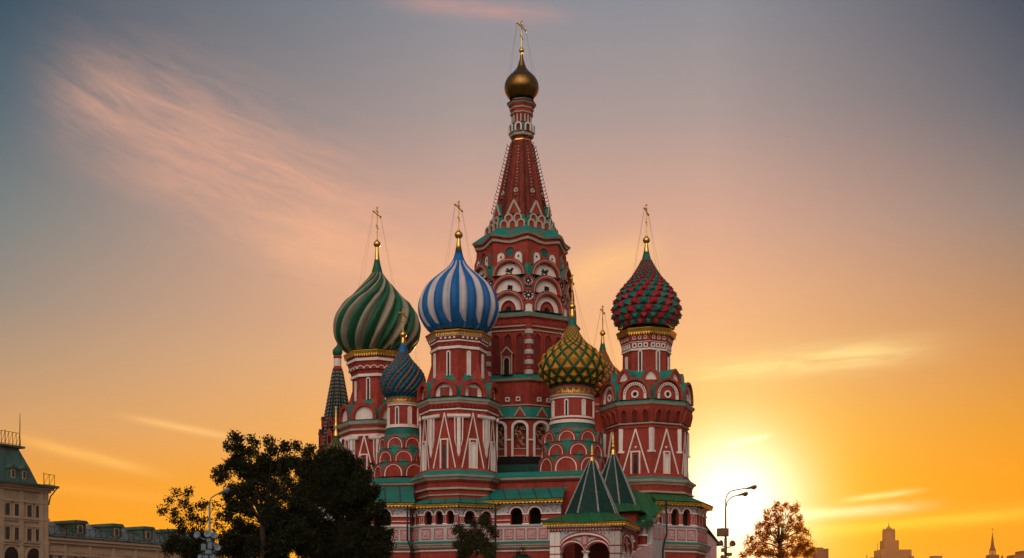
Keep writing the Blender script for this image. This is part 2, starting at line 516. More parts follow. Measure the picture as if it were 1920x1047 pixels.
class MB:
    def __init__(s):
        s.v, s.f, s.fm, s.fs, s.names = [], [], [], [], []
        s.T = Matrix.Identity(4)

    def mi(s, name):
        if name not in s.names:
            s.names.append(name)
        return s.names.index(name)

    def pt(s, p):
        s.v.append(tuple(s.T @ Vector(p)))
        return len(s.v) - 1

    def pts(s, ps):
        return [s.pt(p) for p in ps]

    def face(s, idx, mat, smooth=False):
        s.f.append(tuple(idx))
        s.fm.append(s.mi(mat))
        s.fs.append(smooth)

    def poly(s, ps, mat, smooth=False):
        s.face(s.pts(ps), mat, smooth)

    def loft(s, rings, mats, closed=True, cap0=None, cap1=None, smooth=False):
        ids = [s.pts(r) for r in rings]
        n = len(ids[0])
        for k in range(len(ids) - 1):
            mt = mats[k] if isinstance(mats, (list, tuple)) else mats
            if mt is None:
                continue
            for i in range(n if closed else n - 1):
                j = (i + 1) % n
                s.face((ids[k][i], ids[k][j], ids[k + 1][j], ids[k + 1][i]), mt, smooth)
        if cap0:
            s.face(ids[0][::-1], cap0)
        if cap1:
            s.face(ids[-1], cap1)

    def box(s, x0, x1, y0, y1, z0, z1, mat):
        a = [(x0, y0, z0), (x1, y0, z0), (x1, y1, z0), (x0, y1, z0)]
        b = [(x0, y0, z1), (x1, y0, z1), (x1, y1, z1), (x0, y1, z1)]
        s.loft([a, b], mat, cap0=mat, cap1=mat)

    def strip(s, p0, p1, wd, z0, z1, mat):
        """a straight moulding in the x-y plane of the frame"""
        d = Vector((p1[0] - p0[0], p1[1] - p0[1], 0)).normalized()
        q = Vector((-d.y, d.x, 0)) * wd / 2
        c = [(p0[0] + q.x, p0[1] + q.y), (p0[0] - q.x, p0[1] - q.y), (p1[0] - q.x, p1[1] - q.y), (p1[0] + q.x, p1[1] + q.y)]
        s.loft([[(x, y, z0) for x, y in c], [(x, y, z1) for x, y in c]], mat, cap0=mat, cap1=mat)

    def prism(s, poly, z0, z1, mat, side=None):
        s.loft([[(x, y, z0) for x, y in poly], [(x, y, z1) for x, y in poly]], side or mat, cap0=mat, cap1=mat)

    def sweep(s, prof, n, rot=0.0, smooth=False, ctr=(0, 0), wave=0.0):
        """prof: (r, z, mat) from bottom to top or top to bottom; n sides, one corner at azimuth rot"""
        sub = 6 if wave else 1
        rings = []
        for r, z, m_ in prof:
            ring = []
            for i in range(n):
                a0, a1 = R(rot + 360 * i / n), R(rot + 360 * (i + 1) / n)
                for k in range(sub):
                    t = k / sub
                    x = (1 - t) * math.sin(a0) + t * math.sin(a1)
                    y = -((1 - t) * math.cos(a0) + t * math.cos(a1))
                    dz = wave * math.cos(2 * math.pi * t) if wave else 0
                    ring.append((ctr[0] + x * r, ctr[1] + y * r, z + dz))
            rings.append(ring)
        s.loft(rings, [p[2] for p in prof[:-1]], smooth=smooth)

    def tube(s, path, rad, n, mat, smooth=True, caps=True):
        rings = []
        P = [Vector(p) for p in path]
        for i, p in enumerate(P):
            d = (P[min(i + 1, len(P) - 1)] - P[max(i - 1, 0)]).normalized()
            a = d.orthogonal().normalized() if i == 0 else (a - d * a.dot(d)).normalized()
            b = d.cross(a)
            r = rad[i] if isinstance(rad, (list, tuple)) else rad
            rings.append([tuple(p + (a * math.cos(2 * math.pi * k / n) + b * math.sin(2 * math.pi * k / n)) * r) for k in range(n)])
        s.loft(rings, mat, smooth=smooth, cap0=mat if caps else None, cap1=mat if caps else None)

    def ball(s, c, r, mat, nu=16, nv=10, sq=1.0):
        rings = []
        for j in range(nv + 1):
            t = math.pi * j / nv
            rr = max(r * math.sin(t), 0.001)
            rings.append([(c[0] + rr * math.cos(2 * math.pi * i / nu), c[1] + rr * math.sin(2 * math.pi * i / nu), c[2] - sq * r * math.cos(t)) for i in range(nu)])
        s.loft(rings, mat, smooth=True)

    def mesh(s, name='mesh'):
        me = bpy.data.meshes.new(name)
        me.from_pydata(s.v, [], s.f)
        for nme in s.names:
            me.materials.append(MAT[nme])
        me.polygons.foreach_set('material_index', s.fm)
        me.polygons.foreach_set('use_smooth', s.fs)
        me.update()
        return me

    def build(s, name, parent=None, M=None):
        return inst(name, s.mesh(name), parent, M)


def arch(wd, h, kind='round', n=14):
    """outline of an arched opening, from bottom right up and over to bottom left; base at y=0"""
    r = wd / 2
    p = []
    if kind == 'rect':
        k = n // 2
        return [(r, 0)] + [(r, h)] * 1 + [(-r, h)] + [(-r, 0)]
    rise = min(r, h) if kind == 'round' else min(r * 1.35, h)
    sp = h - rise
    p.append((r, 0))
    for i in range(n + 1):
        t = math.pi * i / n
        x = r * math.cos(t)
        y = math.sin(t)
        if kind == 'point':
            y = math.sin(t) * 0.84 + 0.16 * max(0, 1 - abs(math.cos(t)) * 2.6)
        p.append((x, sp + rise * y))
    p.append((-r, 0))
    return p


def sc_arch(o, wd, h, k, kh=None):
    """scaled copy of an arch outline about the middle of its base"""
    kh = k if kh is None else kh
    return [(x * k, y * kh) for x, y in o]


def kok(wd, h, dep, back=0.6, kind='round', body='redpaint', roof='teal', tymp='white', inner=0.70, ring='cream', rec=0.22, extra=None):
    """one kokoshnik gable: thick arched frame, recessed field, fine moulding, barrel roof behind"""
    m_ = MB()
    o = arch(wd, h, kind)
    i_ = sc_arch(o, wd, h, inner, 1 - (1 - inner) * wd / 2 / h * 1.0)
    Z = lambda q, z: [(x, y, z) for x, y in q]
    o2 = sc_arch(o, wd, h, 1.03, 1.02)
    m_.loft([Z(o, -back), Z(o, dep - 0.16), Z(o2, dep - 0.16), Z(o2, dep - 0.1), Z(o, dep - 0.1), Z(o, dep), Z(i_, dep), Z(i_, dep - rec)],
            [roof, roof, roof, roof, body, body, body], cap1=tymp)
    if ring:
        def mid(k):
            kk = inner + (1 - inner) * k
            return sc_arch(o, wd, h, kk, 1 - (1 - kk) * wd / 2 / h)
        a, b = mid(0.46), mid(0.62)
        t = 0.05
        m_.loft([Z(a, dep), Z(a, dep + t), Z(b, dep + t), Z(b, dep)], ring)
    if extra:
        extra(m_, dep - rec)
    return m_.mesh('kokoshnik')


def slit(wd, h, fw, kind='round', frame='white', pane='dark', dep=0.12, sunk=0.02):
    """a window: projecting frame round a dark pane that sits back"""
    m_ = MB()
    o = arch(wd, h, kind)
    i_ = [(x * (1 - 2 * fw / wd), y * (1 - fw / h)) for x, y in o]
    Z = lambda q, z: [(x, y, z) for x, y in q]
    m_.loft([Z(o, -0.1), Z(o, dep), Z(i_, dep), Z(i_, sunk)], frame, cap1=pane)
    return m_.mesh('window')


def catmull(pts, sub=6):
    """smooth curve through measured (r, z) points"""
    out_ = []
    P = [pts[0]] + list(pts) + [pts[-1]]
    for i in range(1, len(P) - 2):
        p0, p1, p2, p3 = [np.array(q, float) for q in P[i - 1:i + 3]]
        for k in range(sub):
            t = k / sub
            out_.append(tuple(0.5 * ((2 * p1) + (p2 - p0) * t + (2 * p0 - 5 * p1 + 4 * p2 - p3) * t * t + (3 * p1 - p0 - 3 * p2 + p3) * t ** 3)))
    out_.append(tuple(pts[-1]))
    return [(max(r, 0.01), z) for r, z in out_]


def dome_lobes(prof, nl, mats, twist=0.0, bulge=0.12, fr=None, seg=7, cut=None, wt=1.0):
    """onion dome of nl pairs of swelling gores; prof from bottom to top"""
    m_ = MB()
    z0, z1 = prof[0][1], prof[-1][1]
    rmax = max(p[0] for p in prof)
    arc = [0]
    for a, b in zip(prof, prof[1:]):
        arc.append(arc[-1] + math.hypot(a[0] - b[0], a[1] - b[1]))
    rings, tt = [], []
    tw = 0
    twl = []
    for k, (r, z) in enumerate(prof):
        if k:
            tw += (arc[k] - arc[k - 1]) * twist / max((r + prof[k - 1][0]) / 2, rmax * 0.3) ** wt
        twl.append(tw)
    for k, (r, z) in enumerate(prof):
        t = arc[k] / arc[-1]
        f = fr(t) if fr else 0.5
        ring = []
        for i in range(nl):
            for part, (u0, u1) in enumerate(((0.0, 1 - f), (1 - f, 1.0))):
                for s_ in range(seg):
                    q = s_ / seg
                    th = 2 * math.pi * (i + u0 + (u1 - u0) * q) / nl + twl[k]
                    b = bulge * min(1, (u1 - u0) * 2.2)
                    rr = r * (1 - b + b * math.sin(math.pi * q) ** 0.7)
                    ring.append((rr * math.sin(th), -rr * math.cos(th), z))
        rings.append(ring)
        tt.append(t)
    ids = [m_.pts(r) for r in rings]
    n = len(ids[0])
    for k in range(len(ids) - 1):
        for i in range(n):
            j = (i + 1) % n
            part = (i // seg) % 2
            mt = mats[part]
            if cut and (tt[k] < cut[0] or tt[k] > cut[1]):
                mt = mats[0]
            m_.face((ids[k][i], ids[k][j], ids[k + 1][j], ids[k + 1][i]), mt, True)
    return m_


def rows_of(prof, dth, ratio, smin, rmin=0.0):
    """heights of rows so that cells keep their shape as the dome narrows"""
    arc = [0]
    for a, b in zip(prof, prof[1:]):
        arc.append(arc[-1] + math.hypot(a[0] - b[0], a[1] - b[1]))

    def at(s_):
        s_ = min(max(s_, 0), arc[-1] - 1e-6)
        for k in range(len(arc) - 1):
            if arc[k + 1] >= s_:
                t = (s_ - arc[k]) / max(arc[k + 1] - arc[k], 1e-9)
                r = prof[k][0] * (1 - t) + prof[k + 1][0] * t
                z = prof[k][1] * (1 - t) + prof[k + 1][1] * t
                dr, dz = prof[k + 1][0] - prof[k][0], prof[k + 1][1] - prof[k][1]
                L = math.hypot(dr, dz) or 1
                return r, z, dz / L, -dr / L      # outward normal (radial, vertical)
        return prof[-1][0], prof[-1][1], 1, 0
    s_, rows = 0.0, []
    while s_ < arc[-1]:
        r = at(s_)
        if r[0] < rmin and len(rows) > 5:
            break
        rows.append(r)
        s_ += max(ratio * r[0] * dth, smin)
    return rows


def cyl(r, th, z):
    return (r * math.sin(th), -r * math.cos(th), z)


def dome_pyramids(prof, n, mats, out_=0.42, ratio=0.8, smin=0.2, rmin=0.3):
    m_ = MB()
    m_.sweep([(r * 0.985, z, mats[1]) for r, z in prof], 48, smooth=True)
    dth = 2 * math.pi / n
    rows = rows_of(prof, dth, ratio, smin, rmin)
    for j in range(len(rows) - 1):
        (ra, za, _, _), (rb, zb, nr, nz) = rows[j], rows[j + 1]
        for i in range(n):
            t0 = (i + 0.5 * (j % 2)) * dth + 0.1
            t1 = t0 + dth
            rm, zm = (ra * 0.62 + rb * 0.38), (za * 0.62 + zb * 0.38)
            o = out_ * rm * dth
            q = [cyl(ra, t0, za), cyl(ra, t1, za), cyl(rb, t1, zb), cyl(rb, t0, zb)]
            ap = cyl(rm + o * max(nr, 0.4), (t0 + t1) / 2, zm + o * nz * 0.5 - o * 0.25)
            mt = mats[(i + (j // 2)) % 2]
            ids = m_.pts(q + [ap])
            for a in range(4):
                m_.face((ids[a], ids[(a + 1) % 4], ids[4]), mt)
    return m_


def dome_lattice(prof, n, band, cell, ratio=0.62, smin=0.12, rmin=0.3, inner=0.70, raise_=0.16, even=None):
    m_ = MB()
    m_.sweep([(r * 0.95, z, band) for r, z in prof], 48, smooth=True)
    dth = 2 * math.pi / n
    rows = rows_of(prof, dth, ratio, smin, rmin)
    for j in range(1, len(rows) - 1):
        lo, mid, hi = rows[j - 1], rows[j], rows[j + 1]
        for i in range(n):
            tc_ = (i + 0.5 * (j % 2)) * dth
            O = [cyl(lo[0], tc_, lo[1]), cyl(mid[0], tc_ + dth / 2, mid[1]), cyl(hi[0], tc_, hi[1]), cyl(mid[0], tc_ - dth / 2, mid[1])]
            cx = Vector(cyl(mid[0] * 0.985, tc_, mid[1]))
            nrm = Vector((math.sin(tc_) * mid[2], -math.cos(tc_) * mid[2], mid[3]))
            I = [cx + (Vector(p) - cx) * inner for p in O]
            J = [p - nrm * mid[0] * dth * 0.10 for p in I]
            ap = cx + nrm * mid[0] * dth * raise_
            io, ii, ij = m_.pts(O), m_.pts(I), m_.pts(J)
            ia = m_.pt(ap)
            for a in range(4):
                b = (a + 1) % 4
                m_.face((io[a], io[b], ii[b], ii[a]), band)
                m_.face((ii[a], ii[b], ij[b], ij[a]), band)
                m_.face((ij[a], ij[b], ia), cell)
    return m_


def fringe(ra, z_top, z_bot, n, rot, teeth, mat='goldleaf', ctr=(0, 0), rt=None):
    """gilded sheet-metal valance with a cut lower edge round a polygon"""
    m_ = MB()
    rt = rt or ra
    zm = z_bot + (z_top - z_bot) * 0.45
    for i in range(n):
        a0, a1 = R(rot + 360 * i / n), R(rot + 360 * (i + 1) / n)

        def P(t, z, r):
            return (ctr[0] + r * ((1 - t) * math.sin(a0) + t * math.sin(a1)), ctr[1] - r * ((1 - t) * math.cos(a0) + t * math.cos(a1)), z)
        for k in range(teeth):
            t0, t1 = k / teeth, (k + 1) / teeth
            tm = (t0 + t1) / 2
            m_.poly([P(t0, zm, ra), P(t1, zm, ra), P(t1, z_top, rt), P(t0, z_top, rt)], mat)
            m_.poly([P(t0, zm, ra), P(tm, z_bot, ra * 1.004), P(t1, zm, ra)], mat)
            m_.poly([P(t0 + 0.2 * (t1 - t0), zm, ra * 1.006), P(tm, zm + (z_top - zm) * .75, ra * 1.012), P(t1 - 0.2 * (t1 - t0), zm, ra * 1.006)], mat)
    return m_


# ------------------------------------------------------------------ the cathedral: one thing
def wx(px, Y):
    return (px - 960) / F * Y


def wz(py, Y):
    return EYE + (HZ - py) * Y / F


cathedral = empty('cathedral', (0, 120, 0))
tag(cathedral, 'red brick cathedral with coloured onion domes, green roofs and a tall central tent spire', 'cathedral')


class Tower:
    def __init__(s, px, Y, name='tower'):
        s.px, s.Y, s.s = px, Y, Y / F
        s.X = wx(px, Y)
        s.root = None
        s.name = name

    def zf(s, y, r):
        return EYE + (HZ - y) * (s.Y - 0.95 * r * s.s) / F

    def zs(s, y):
        return EYE + (HZ - y) * s.s

    def base(s, label=None, name=None):
        """the wall mesh is the part; everything else on the tower hangs under it"""
        s.mb = MB()

    def prof(s, mb, pts, n, rot, smooth=False, wave=0.0, sil=False):
        mb.sweep([(r * s.s, (s.zs(y) if sil else s.zf(y, r)), m_) for y, r, m_ in pts], n, rot, smooth, wave=wave)

    def finish(s, label=None):
        s.root = s.mb.build(s.name, cathedral)
        s.root.matrix_local = Matrix.Translation((s.X, s.Y - 120, 0))
        if label:
            s.root['label'] = label
        return s.root

    def sub(s, name, mb, M=None):
        return mb.build(name, s.root, M)

    def band(s, name, pts, n, rot, smooth=False, wave=0.0):
        m_ = MB()
        s.prof(m_, pts, n, rot, smooth, wave)
        return s.sub(name, m_)

    def place(s, name, me, az, r, y, tilt=0.0, off=0.0):
        """put a shared mesh on the wall at azimuth az, face distance r px, base row y"""
        d = r * s.s + off
        z = EYE + (HZ - y) * (s.Y - d * math.cos(R(az * 0.6))) / F if abs(az) < 60 else s.zf(y, r)
        z = s.zf(y, r)
        return inst(name, me, s.root, FM(az, d, z, tilt))

    def finial(s, ytop, yball, rball, cone, mats, cross_az=17.0, L=1.9, wires=None, wr=0.9):
        """cross, ball, gilded neck. cone: rows (y, r px, mat)"""
        m_ = MB()
        m_.sweep([(r * s.s, s.zs(y), mt) for y, r, mt in cone], 20, smooth=True)
        s.sub('finial_neck', m_)
        m_ = MB()
        zb = s.zs(yball)
        m_.ball((0, 0, zb), rball * s.s, 'gold', 20, 14)
        m_.sweep([(rball * s.s * 1.04, zb - 0.05, 'gold'), (rball * s.s * 1.04, zb + 0.05, 'gold')], 20, smooth=True)
        s.sub('finial_ball', m_)
        zt, z0 = s.zs(ytop), zb + rball * s.s
        H = zt - z0
        m_ = MB()
        a = R(cross_az)
        ux, uy = math.sin(a), math.cos(a)
        bar = lambda h0, l0, h1, l1, r: m_.tube([(ux * l0, uy * l0, h0), (ux * l1, uy * l1, h1)], r, 6, 'gold', smooth=False)
        t = 0.055
        bar(z0 - 0.1, 0, zt, 0, t)
        zc = zt - 0.16 * H - 0.12
        bar(zc, -L / 2, zc, L / 2, t)
        bar(zc + 0.09 * H, -L * 0.2, zc + 0.09 * H, L * 0.2, t * .8)
        bar(z0 + 0.42 * H + 0.12, -L * 0.16, z0 + 0.42 * H - 0.12, L * 0.16, t * .8)
        for l_, h_ in ((-L / 2, zc), (L / 2, zc), (0, zt)):
            m_.ball((ux * l_, uy * l_, h_), t * 2.0, 'gold', 8, 6)
        m_.ball((0, 0, z0 + 0.03), t * 2.4, 'gold', 8, 6)
        s.sub('cross', m_)
        if wires:
            yw, rw = wires
            m_ = MB()
            for sg in (-1, 1):
                for az in (sg * 84, sg * 118):
                    e = cyl(rw * s.s, R(az), s.zs(yw + (6 if abs(az) > 90 else 0)))
                    m_.tube([(ux * sg * L / 2, uy * sg * L / 2, zc), e], 0.010, 4, 'wire', smooth=False, caps=False)
            s.sub('guy_wire', m_)


VIS = 112  # faces turned farther away than this are never seen
AP = math.cos(R(22.5))
material('leafy_green', (0.010, 0.034, 0.012), 0.7, var=0.4, scale=2)
material('ribyellow', (0.30, 0.22, 0.06), 0.6, var=0.5, scale=3)


def place_ring(T, name, me, r, y, azs, off=0.0, tilt=0.0, lim=VIS, ap=1.0):
    xs = (0.0,)
    if isinstance(me, tuple):
        me, xs = me
        if name.endswith('_row'):
            name = name[:-4]
    for az in azs:
        az = (az + 180) % 360 - 180
        if abs(az) > lim:
            continue
        for x in xs:
            inst(name, me, T.root, FM(az, r * T.s * ap + off, T.zf(y, r * ap), tilt) @ Matrix.Translation((x, 0, 0)))


def ring8(a0):
    return [a0 + 45 * k for k in range(8)]


def fin(wd, h, dep, mat='redpaint'):
    """steep brick pyramid leaning on the drum"""
    m_ = MB()
    a = [(-wd / 2, 0, 0), (wd / 2, 0, 0), (0, 0, dep)]
    m_.loft([[(-wd / 2, 0, 0.0), (0, 0, dep), (wd / 2, 0, 0.0)], [(-0.02, h, -0.02), (0, h, 0.02), (0.02, h, -0.02)]], mat)
    return m_.mesh('fin')


def square_studs(n_, span, sz, mat, frame=None, gap=None, dep=0.05):
    m_ = MB()
    for i in range(1):
        x = 0
        if frame:
            o = [(x - sz / 2, 0), (x + sz / 2, 0), (x + sz / 2, sz), (x - sz / 2, sz)]
            k = sz * 0.24
            q = [(x - sz / 2 + k, k), (x + sz / 2 - k, k), (x + sz / 2 - k, sz - k), (x - sz / 2 + k, sz - k)]
            Z = lambda p, z: [(a, b, z) for a, b in p]
            m_.loft([Z(o, -0.05), Z(o, dep), Z(q, dep), Z(q, 0.01)], frame, cap1=mat)
        else:
            m_.box(x - sz / 2, x + sz / 2, 0, sz, -0.05, dep, mat)
    return m_.mesh('stud'), [span * ((i + 0.5) / n_ - 0.5) for i in range(n_)]


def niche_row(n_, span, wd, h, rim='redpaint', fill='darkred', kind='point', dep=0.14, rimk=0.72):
    """row of blind arches: raised rims round a dark red fill that paints in recess shade"""
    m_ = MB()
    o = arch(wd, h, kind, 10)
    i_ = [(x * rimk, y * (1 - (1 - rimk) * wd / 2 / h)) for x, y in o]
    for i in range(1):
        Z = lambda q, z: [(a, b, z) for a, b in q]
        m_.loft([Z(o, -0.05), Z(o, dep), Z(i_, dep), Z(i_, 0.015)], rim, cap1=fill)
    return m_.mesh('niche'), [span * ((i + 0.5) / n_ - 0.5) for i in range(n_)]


def pilaster_cluster(sf, wcap, h, taper=0.6):
    """white capital over three strips that run down to a point"""
    m_ = MB()
    m_.box(-wcap / 2, wcap / 2, h - 5 * sf, h, -0.05, 0.16, 'white')
    m_.box(-wcap * .46, wcap * .46, h - 6.6 * sf, h - 5.2 * sf, -0.05, 0.10, 'white')
    hh = h - 6.5 * sf
    for x, wd, l in ((0, 6.6 * sf, 1.0), (-7.6 * sf, 2.2 * sf, 0.72), (7.6 * sf, 2.2 * sf, 0.72)):
        y0 = hh * (1 - l)
        m_.loft([[(x - wd / 2, hh, -0.05), (x + wd / 2, hh, -0.05), (x + wd / 2, hh, 0.09), (x - wd / 2, hh, 0.09)],
                 [(x * .9 - wd / 2, y0 + hh * .18, -0.05), (x * .9 + wd / 2, y0 + hh * .18, -0.05), (x * .9 + wd / 2, y0 + hh * .18, 0.09), (x * .9 - wd / 2, y0 + hh * .18, 0.09)],
                 [(x * .55 - .01, y0, -0.05), (x * .55 + .01, y0, -0.05), (x * .55 + .01, y0, 0.05), (x * .55 - .01, y0, 0.05)]], 'white', cap0='white')
    return m_.mesh('pilaster')


def gable_moulding(hb, h, wd=0.13, dep=0.1, mat='white'):
    """two long raking mouldings meeting at a point"""
    m_ = MB()
    m_.strip((-hb, 0), (0, h), wd, -0.03, dep, mat)
    m_.strip((hb, 0), (0, h), wd, -0.03, dep - .01, mat)
    m_.strip((-hb - wd, 0), (0, h + wd * 2.4), wd * 0.6, -0.03, dep * .6, 'redpaint')
    m_.strip((hb + wd, 0), (0, h + wd * 2.4), wd * 0.6, -0.03, dep * .55, 'redpaint')
    return m_.mesh('gable_moulding')


def frame_window(wd, h, fw, inner='glass', innerw=None, ih=None):
    """flat-headed white frame with a narrower arched opening inside"""
    m_ = MB()
    o = arch(wd, h, 'rect', 4)
    q = [(x * (1 - 2 * fw / wd), y * (1 - fw / h)) for x, y in o]
    Z = lambda p, z: [(a, b, z) for a, b in p]
    m_.loft([Z(o, -0.05), Z(o, 0.16), Z(q, 0.16), Z(q, 0.02)], 'white', cap1='redpaint')
    iw = innerw or wd * 0.42
    ihh = ih or h * 0.84
    a = arch(iw, ihh, 'round')
    b = [(x * .8, y * .96) for x, y in a]
    m_.loft([Z(a, 0.02), Z(a, 0.10), Z(b, 0.10), Z(b, 0.03)], 'redpaint' if inner == 'glass' else 'white', cap1=inner)
    return m_.mesh('window')


def dome_prof(T, rows, sub=5):
    """rows: (y, r px) from top to bottom as seen against the sky -> (r, z) bottom to top"""
    p = [(r * T.s, T.zs(y)) for y, r in rows][::-1]
    return catmull(p, sub)


# ================================================================== blue and white tower
T = Tower(860, 116)
TB = T
mb = T.mb = MB()
T.prof(mb, [(622, 50, 'brick'), (627, 58, 'redpaint'), (633, 57, 'redpaint'), (640, 53, 'redpaint'), (648, 51.5, 'brick'), (712, 51, 'brick'), (712, 62, 'brick'), (746, 70, 'brick'),
            (760, 72, 'brick'), (880, 73, 'brick'), (884, 79, 'brick'), (896, 80, 'brick'), (934, 76, 'brick'), (960, 76, 'brick')], 8, 2.5)
T.prof(mb, [(960, 76, 'brick'), (1180, 76, 'brick')], 8, 2.5)
T.finish('red octagonal tower under the blue and white striped dome')
rows = [(490, 13), (494, 15), (504, 23), (514, 35), (525, 48), (535, 58.6), (545, 66), (556, 71.4), (566, 74.7), (576, 76), (586.5, 75.8), (597, 73), (607, 68), (615, 62.5), (621, 57), (626, 50)]
pr = dome_prof(T, rows)


def blue_frac(t):
    return 0.44 * min(1, max(0, (t - 0.07) / 0.14)) ** 0.6 * (1 if t < 0.8 else 1 - 0.35 * (t - 0.8) / 0.2)


d = dome_lobes(pr, 13, ('bluepaint', 'greywhite'), 0.0, 0.12, blue_frac, 6, cut=(0.075, 0.985))
o = T.sub('dome', d, Matrix.Rotation(R(-11.6), 4, 'Z'))
o['label'] = 'onion dome with upright blue and white stripes'
T.finial(379, 441, 7.6, [(496, 12.6, 'bluepaint'), (493, 13.8, 'bluepaint'), (492, 12.8, 'bluepaint'), (482, 9, 'bluepaint'), (471, 6, 'bluepaint'), (471, 6.4, 'gold'), (460, 4.4, 'gold'), (446, 2.8, 'gold')], ['x'], wires=(506, 27))
# note: finial cone rows are (y, r px, material)
T.band('cornice', [(617, 50, 'gold'), (617, 62.5, 'gold'), (619, 62.5, 'redpaint'), (626, 59, 'cream'), (629, 59, 'cream'), (630, 57.5, 'cream'), (630, 50, 'cream')], 8, 2.5)
T.sub('gold_fringe', fringe(60.5 * T.s, T.zf(618, 60), T.zf(628, 60), 8, 2.5, 10, rt=63 * T.s))
for y0, y1, r in ((635.5, 639, 55), (648, 653, 54)):
    T.band('string_course', [(y0, 50, 'cream'), (y0, r, 'white'), (y1, r, 'white'), (y1 + 1, 50, 'white')], 8, 2.5)
sf = (T.Y - .95 * 52 * T.s) / F
me = square_studs(4, 36 * sf, 3.6 * sf, 'white')
place_ring(T, 'stud_row', me, 57 * AP, 635, ring8(25))
me = square_studs(3, 36 * sf, 5.5 * sf, 'darkred', frame='redpaint', dep=.07)
place_ring(T, 'niche_row', me, 53.2 * AP, 647.5, ring8(25))
me = slit(8 * sf, 47 * sf, 2.0 * sf)
me2 = slit(8 * sf, 47 * sf, 2.2 * sf, pane='white')
for k, az in enumerate((-65, -20, 25, 70)):
    inst('window', me if k in (1,) else me2, T.root, FM(az, 51.3 * AP * T.s, T.zf(704, 51)))
me = fin(24 * sf, 38 * sf, 0.55)
place_ring(T, 'fin', me, 51.4, 713, ring8(2.5), ap=0.98)
me = fin(21 * sf, 26 * sf, 0.4)
place_ring(T, 'fin', me, 51.4 * AP, 713, [a + 16 * q for a in ring8(25) for q in (-1, 1)])
sf = (T.Y - .95 * 72 * T.s) / F


def icon_extra(m_, z):
    m_.box(-9 * sf, 9 * sf, 0.02, 18 * sf, z + 0.005, z + 0.09, 'redpaint')
    m_.box(-6 * sf, 6 * sf, 1.5 * sf, 15 * sf, z + 0.09, z + 0.12, 'icon')


me = kok(53 * sf, 34 * sf, 0.55, 1.15, tymp='white', inner=0.70, ring=None, rec=0.4, extra=icon_extra)
place_ring(T, 'kokoshnik', me, 68 * AP, 745, ring8(25))
T.band('skirt_roof', [(700, 51, 'teal'), (705, 53, 'teal'), (713, 60, 'teal'), (735, 66, 'teal'), (745, 70, 'teal')], 8, 2.5)
T.band('cornice', [(742, 68, 'teal'), (744.5, 80, 'teal'), (746, 80, 'cream'), (750, 78.5, 'cream'), (751, 77, 'cream'), (755, 75.5, 'redpaint'), (762, 73.5, 'redpaint'), (764, 72, 'redpaint')], 8, 2.5)
me = niche_row(6, 52 * sf, 7.5 * sf, 8 * sf, kind='round', dep=.1)
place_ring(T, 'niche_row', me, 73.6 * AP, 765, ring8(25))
T.band('string_course', [(765, 70, 'white'), (765.5, 74.5, 'white'), (768, 74.5, 'white'), (769, 70, 'white')], 8, 2.5)
hwall = 104 * sf
place_ring(T, 'gable_moulding', gable_moulding(22.5 * sf, 104 * sf, .10), 72.3 * AP, 878, ring8(25))
place_ring(T, 'pilaster', pilaster_cluster(sf, 44 * sf, 84 * sf), 72.3, 861, ring8(2.5), ap=.985)
meA = frame_window(17 * sf, 56 * sf, 2.6 * sf, 'glass')
meB = frame_window(17 * sf, 56 * sf, 2.6 * sf, 'white', 10 * sf, 50 * sf)
for k, az in enumerate((-65, -20, 25, 70)):
    inst('window', meA if k == 1 else meB, T.root, FM(az, 73 * AP * T.s, T.zf(878, 73)))
T.band('skirt_roof', [(877, 72, 'redpaint'), (878, 76, 'redpaint'), (881, 77, 'teal'), (889, 91, 'teal')], 8, 2.5)
T.band('cornice', [(888.5, 89, 'cream'), (889.5, 91.5, 'cream'), (893, 90, 'cream'), (894, 87, 'cream'), (899, 84, 'redpaint'), (903, 81, 'redpaint'), (905, 78, 'redpaint')], 8, 2.5)
T.band('string_course', [(913, 74, 'cream'), (913.5, 82, 'cream'), (917, 81.5, 'cream'), (918, 74, 'cream')], 8, 2.5)
T.band('string_course', [(926, 74, 'cream'), (926.5, 79, 'cream'), (928.5, 78.5, 'cream'), (930, 74, 'cream')], 8, 2.5)

# ================================================================== red and green pyramid-studded tower
T = Tower(1212, 117.5)
TR = T
ro = 1
mb = T.mb = MB()
T.prof(mb, [(616, 45, 'brick'), (624, 51, 'brick'), (632, 50, 'redpaint'), (648, 45.5, 'redpaint'), (656, 44.5, 'brick'), (700, 45, 'brick'), (712, 46, 'brick'), (712, 70, 'brick'), (750, 80, 'brick'),
            (757, 87, 'brick'), (766, 86, 'brick'), (792, 79, 'brick'), (797, 78, 'brick'), (889, 79, 'brick'), (893, 84, 'brick'), (905, 87, 'brick'), (920, 86, 'brick'),
            (928, 84, 'brick'), (945, 86, 'brick'), (1180, 86, 'brick')], 8, ro)
T.finish('red octagonal tower under the red and green studded dome')
rows = [(486, 8.8), (491, 10.5), (500, 15), (508, 19.5), (517.5, 25), (527, 32), (540, 43), (554, 52), (568, 58), (581.6, 60.5), (595, 59.5), (604, 56), (611, 51), (617, 46)]
pr = dome_prof(T, rows)
o = T.sub('dome', dome_pyramids(pr, 22, ('domered', 'dometeal'), 0.48, 0.80, 0.14, 0.42))
o['label'] = 'onion dome studded with red and green pyramids'
T.finial(385, 451, 6.6, [(492, 10.6, 'domebrown'), (487, 8.8, 'dometeal'), (480, 6.8, 'dometeal'), (473, 5.2, 'gold'), (464, 3.8, 'gold'), (456, 2.6, 'gold')], 0, wires=(520, 27))
T.band('cornice', [(614, 44, 'gold'), (613, 56, 'gold'), (615, 56, 'redpaint'), (626, 52, 'redpaint'), (626, 45, 'redpaint')], 8, ro)
T.sub('gold_fringe', fringe(55 * T.s, T.zf(614, 55), T.zf(627, 55), 8, ro, 9, rt=57.5 * T.s))
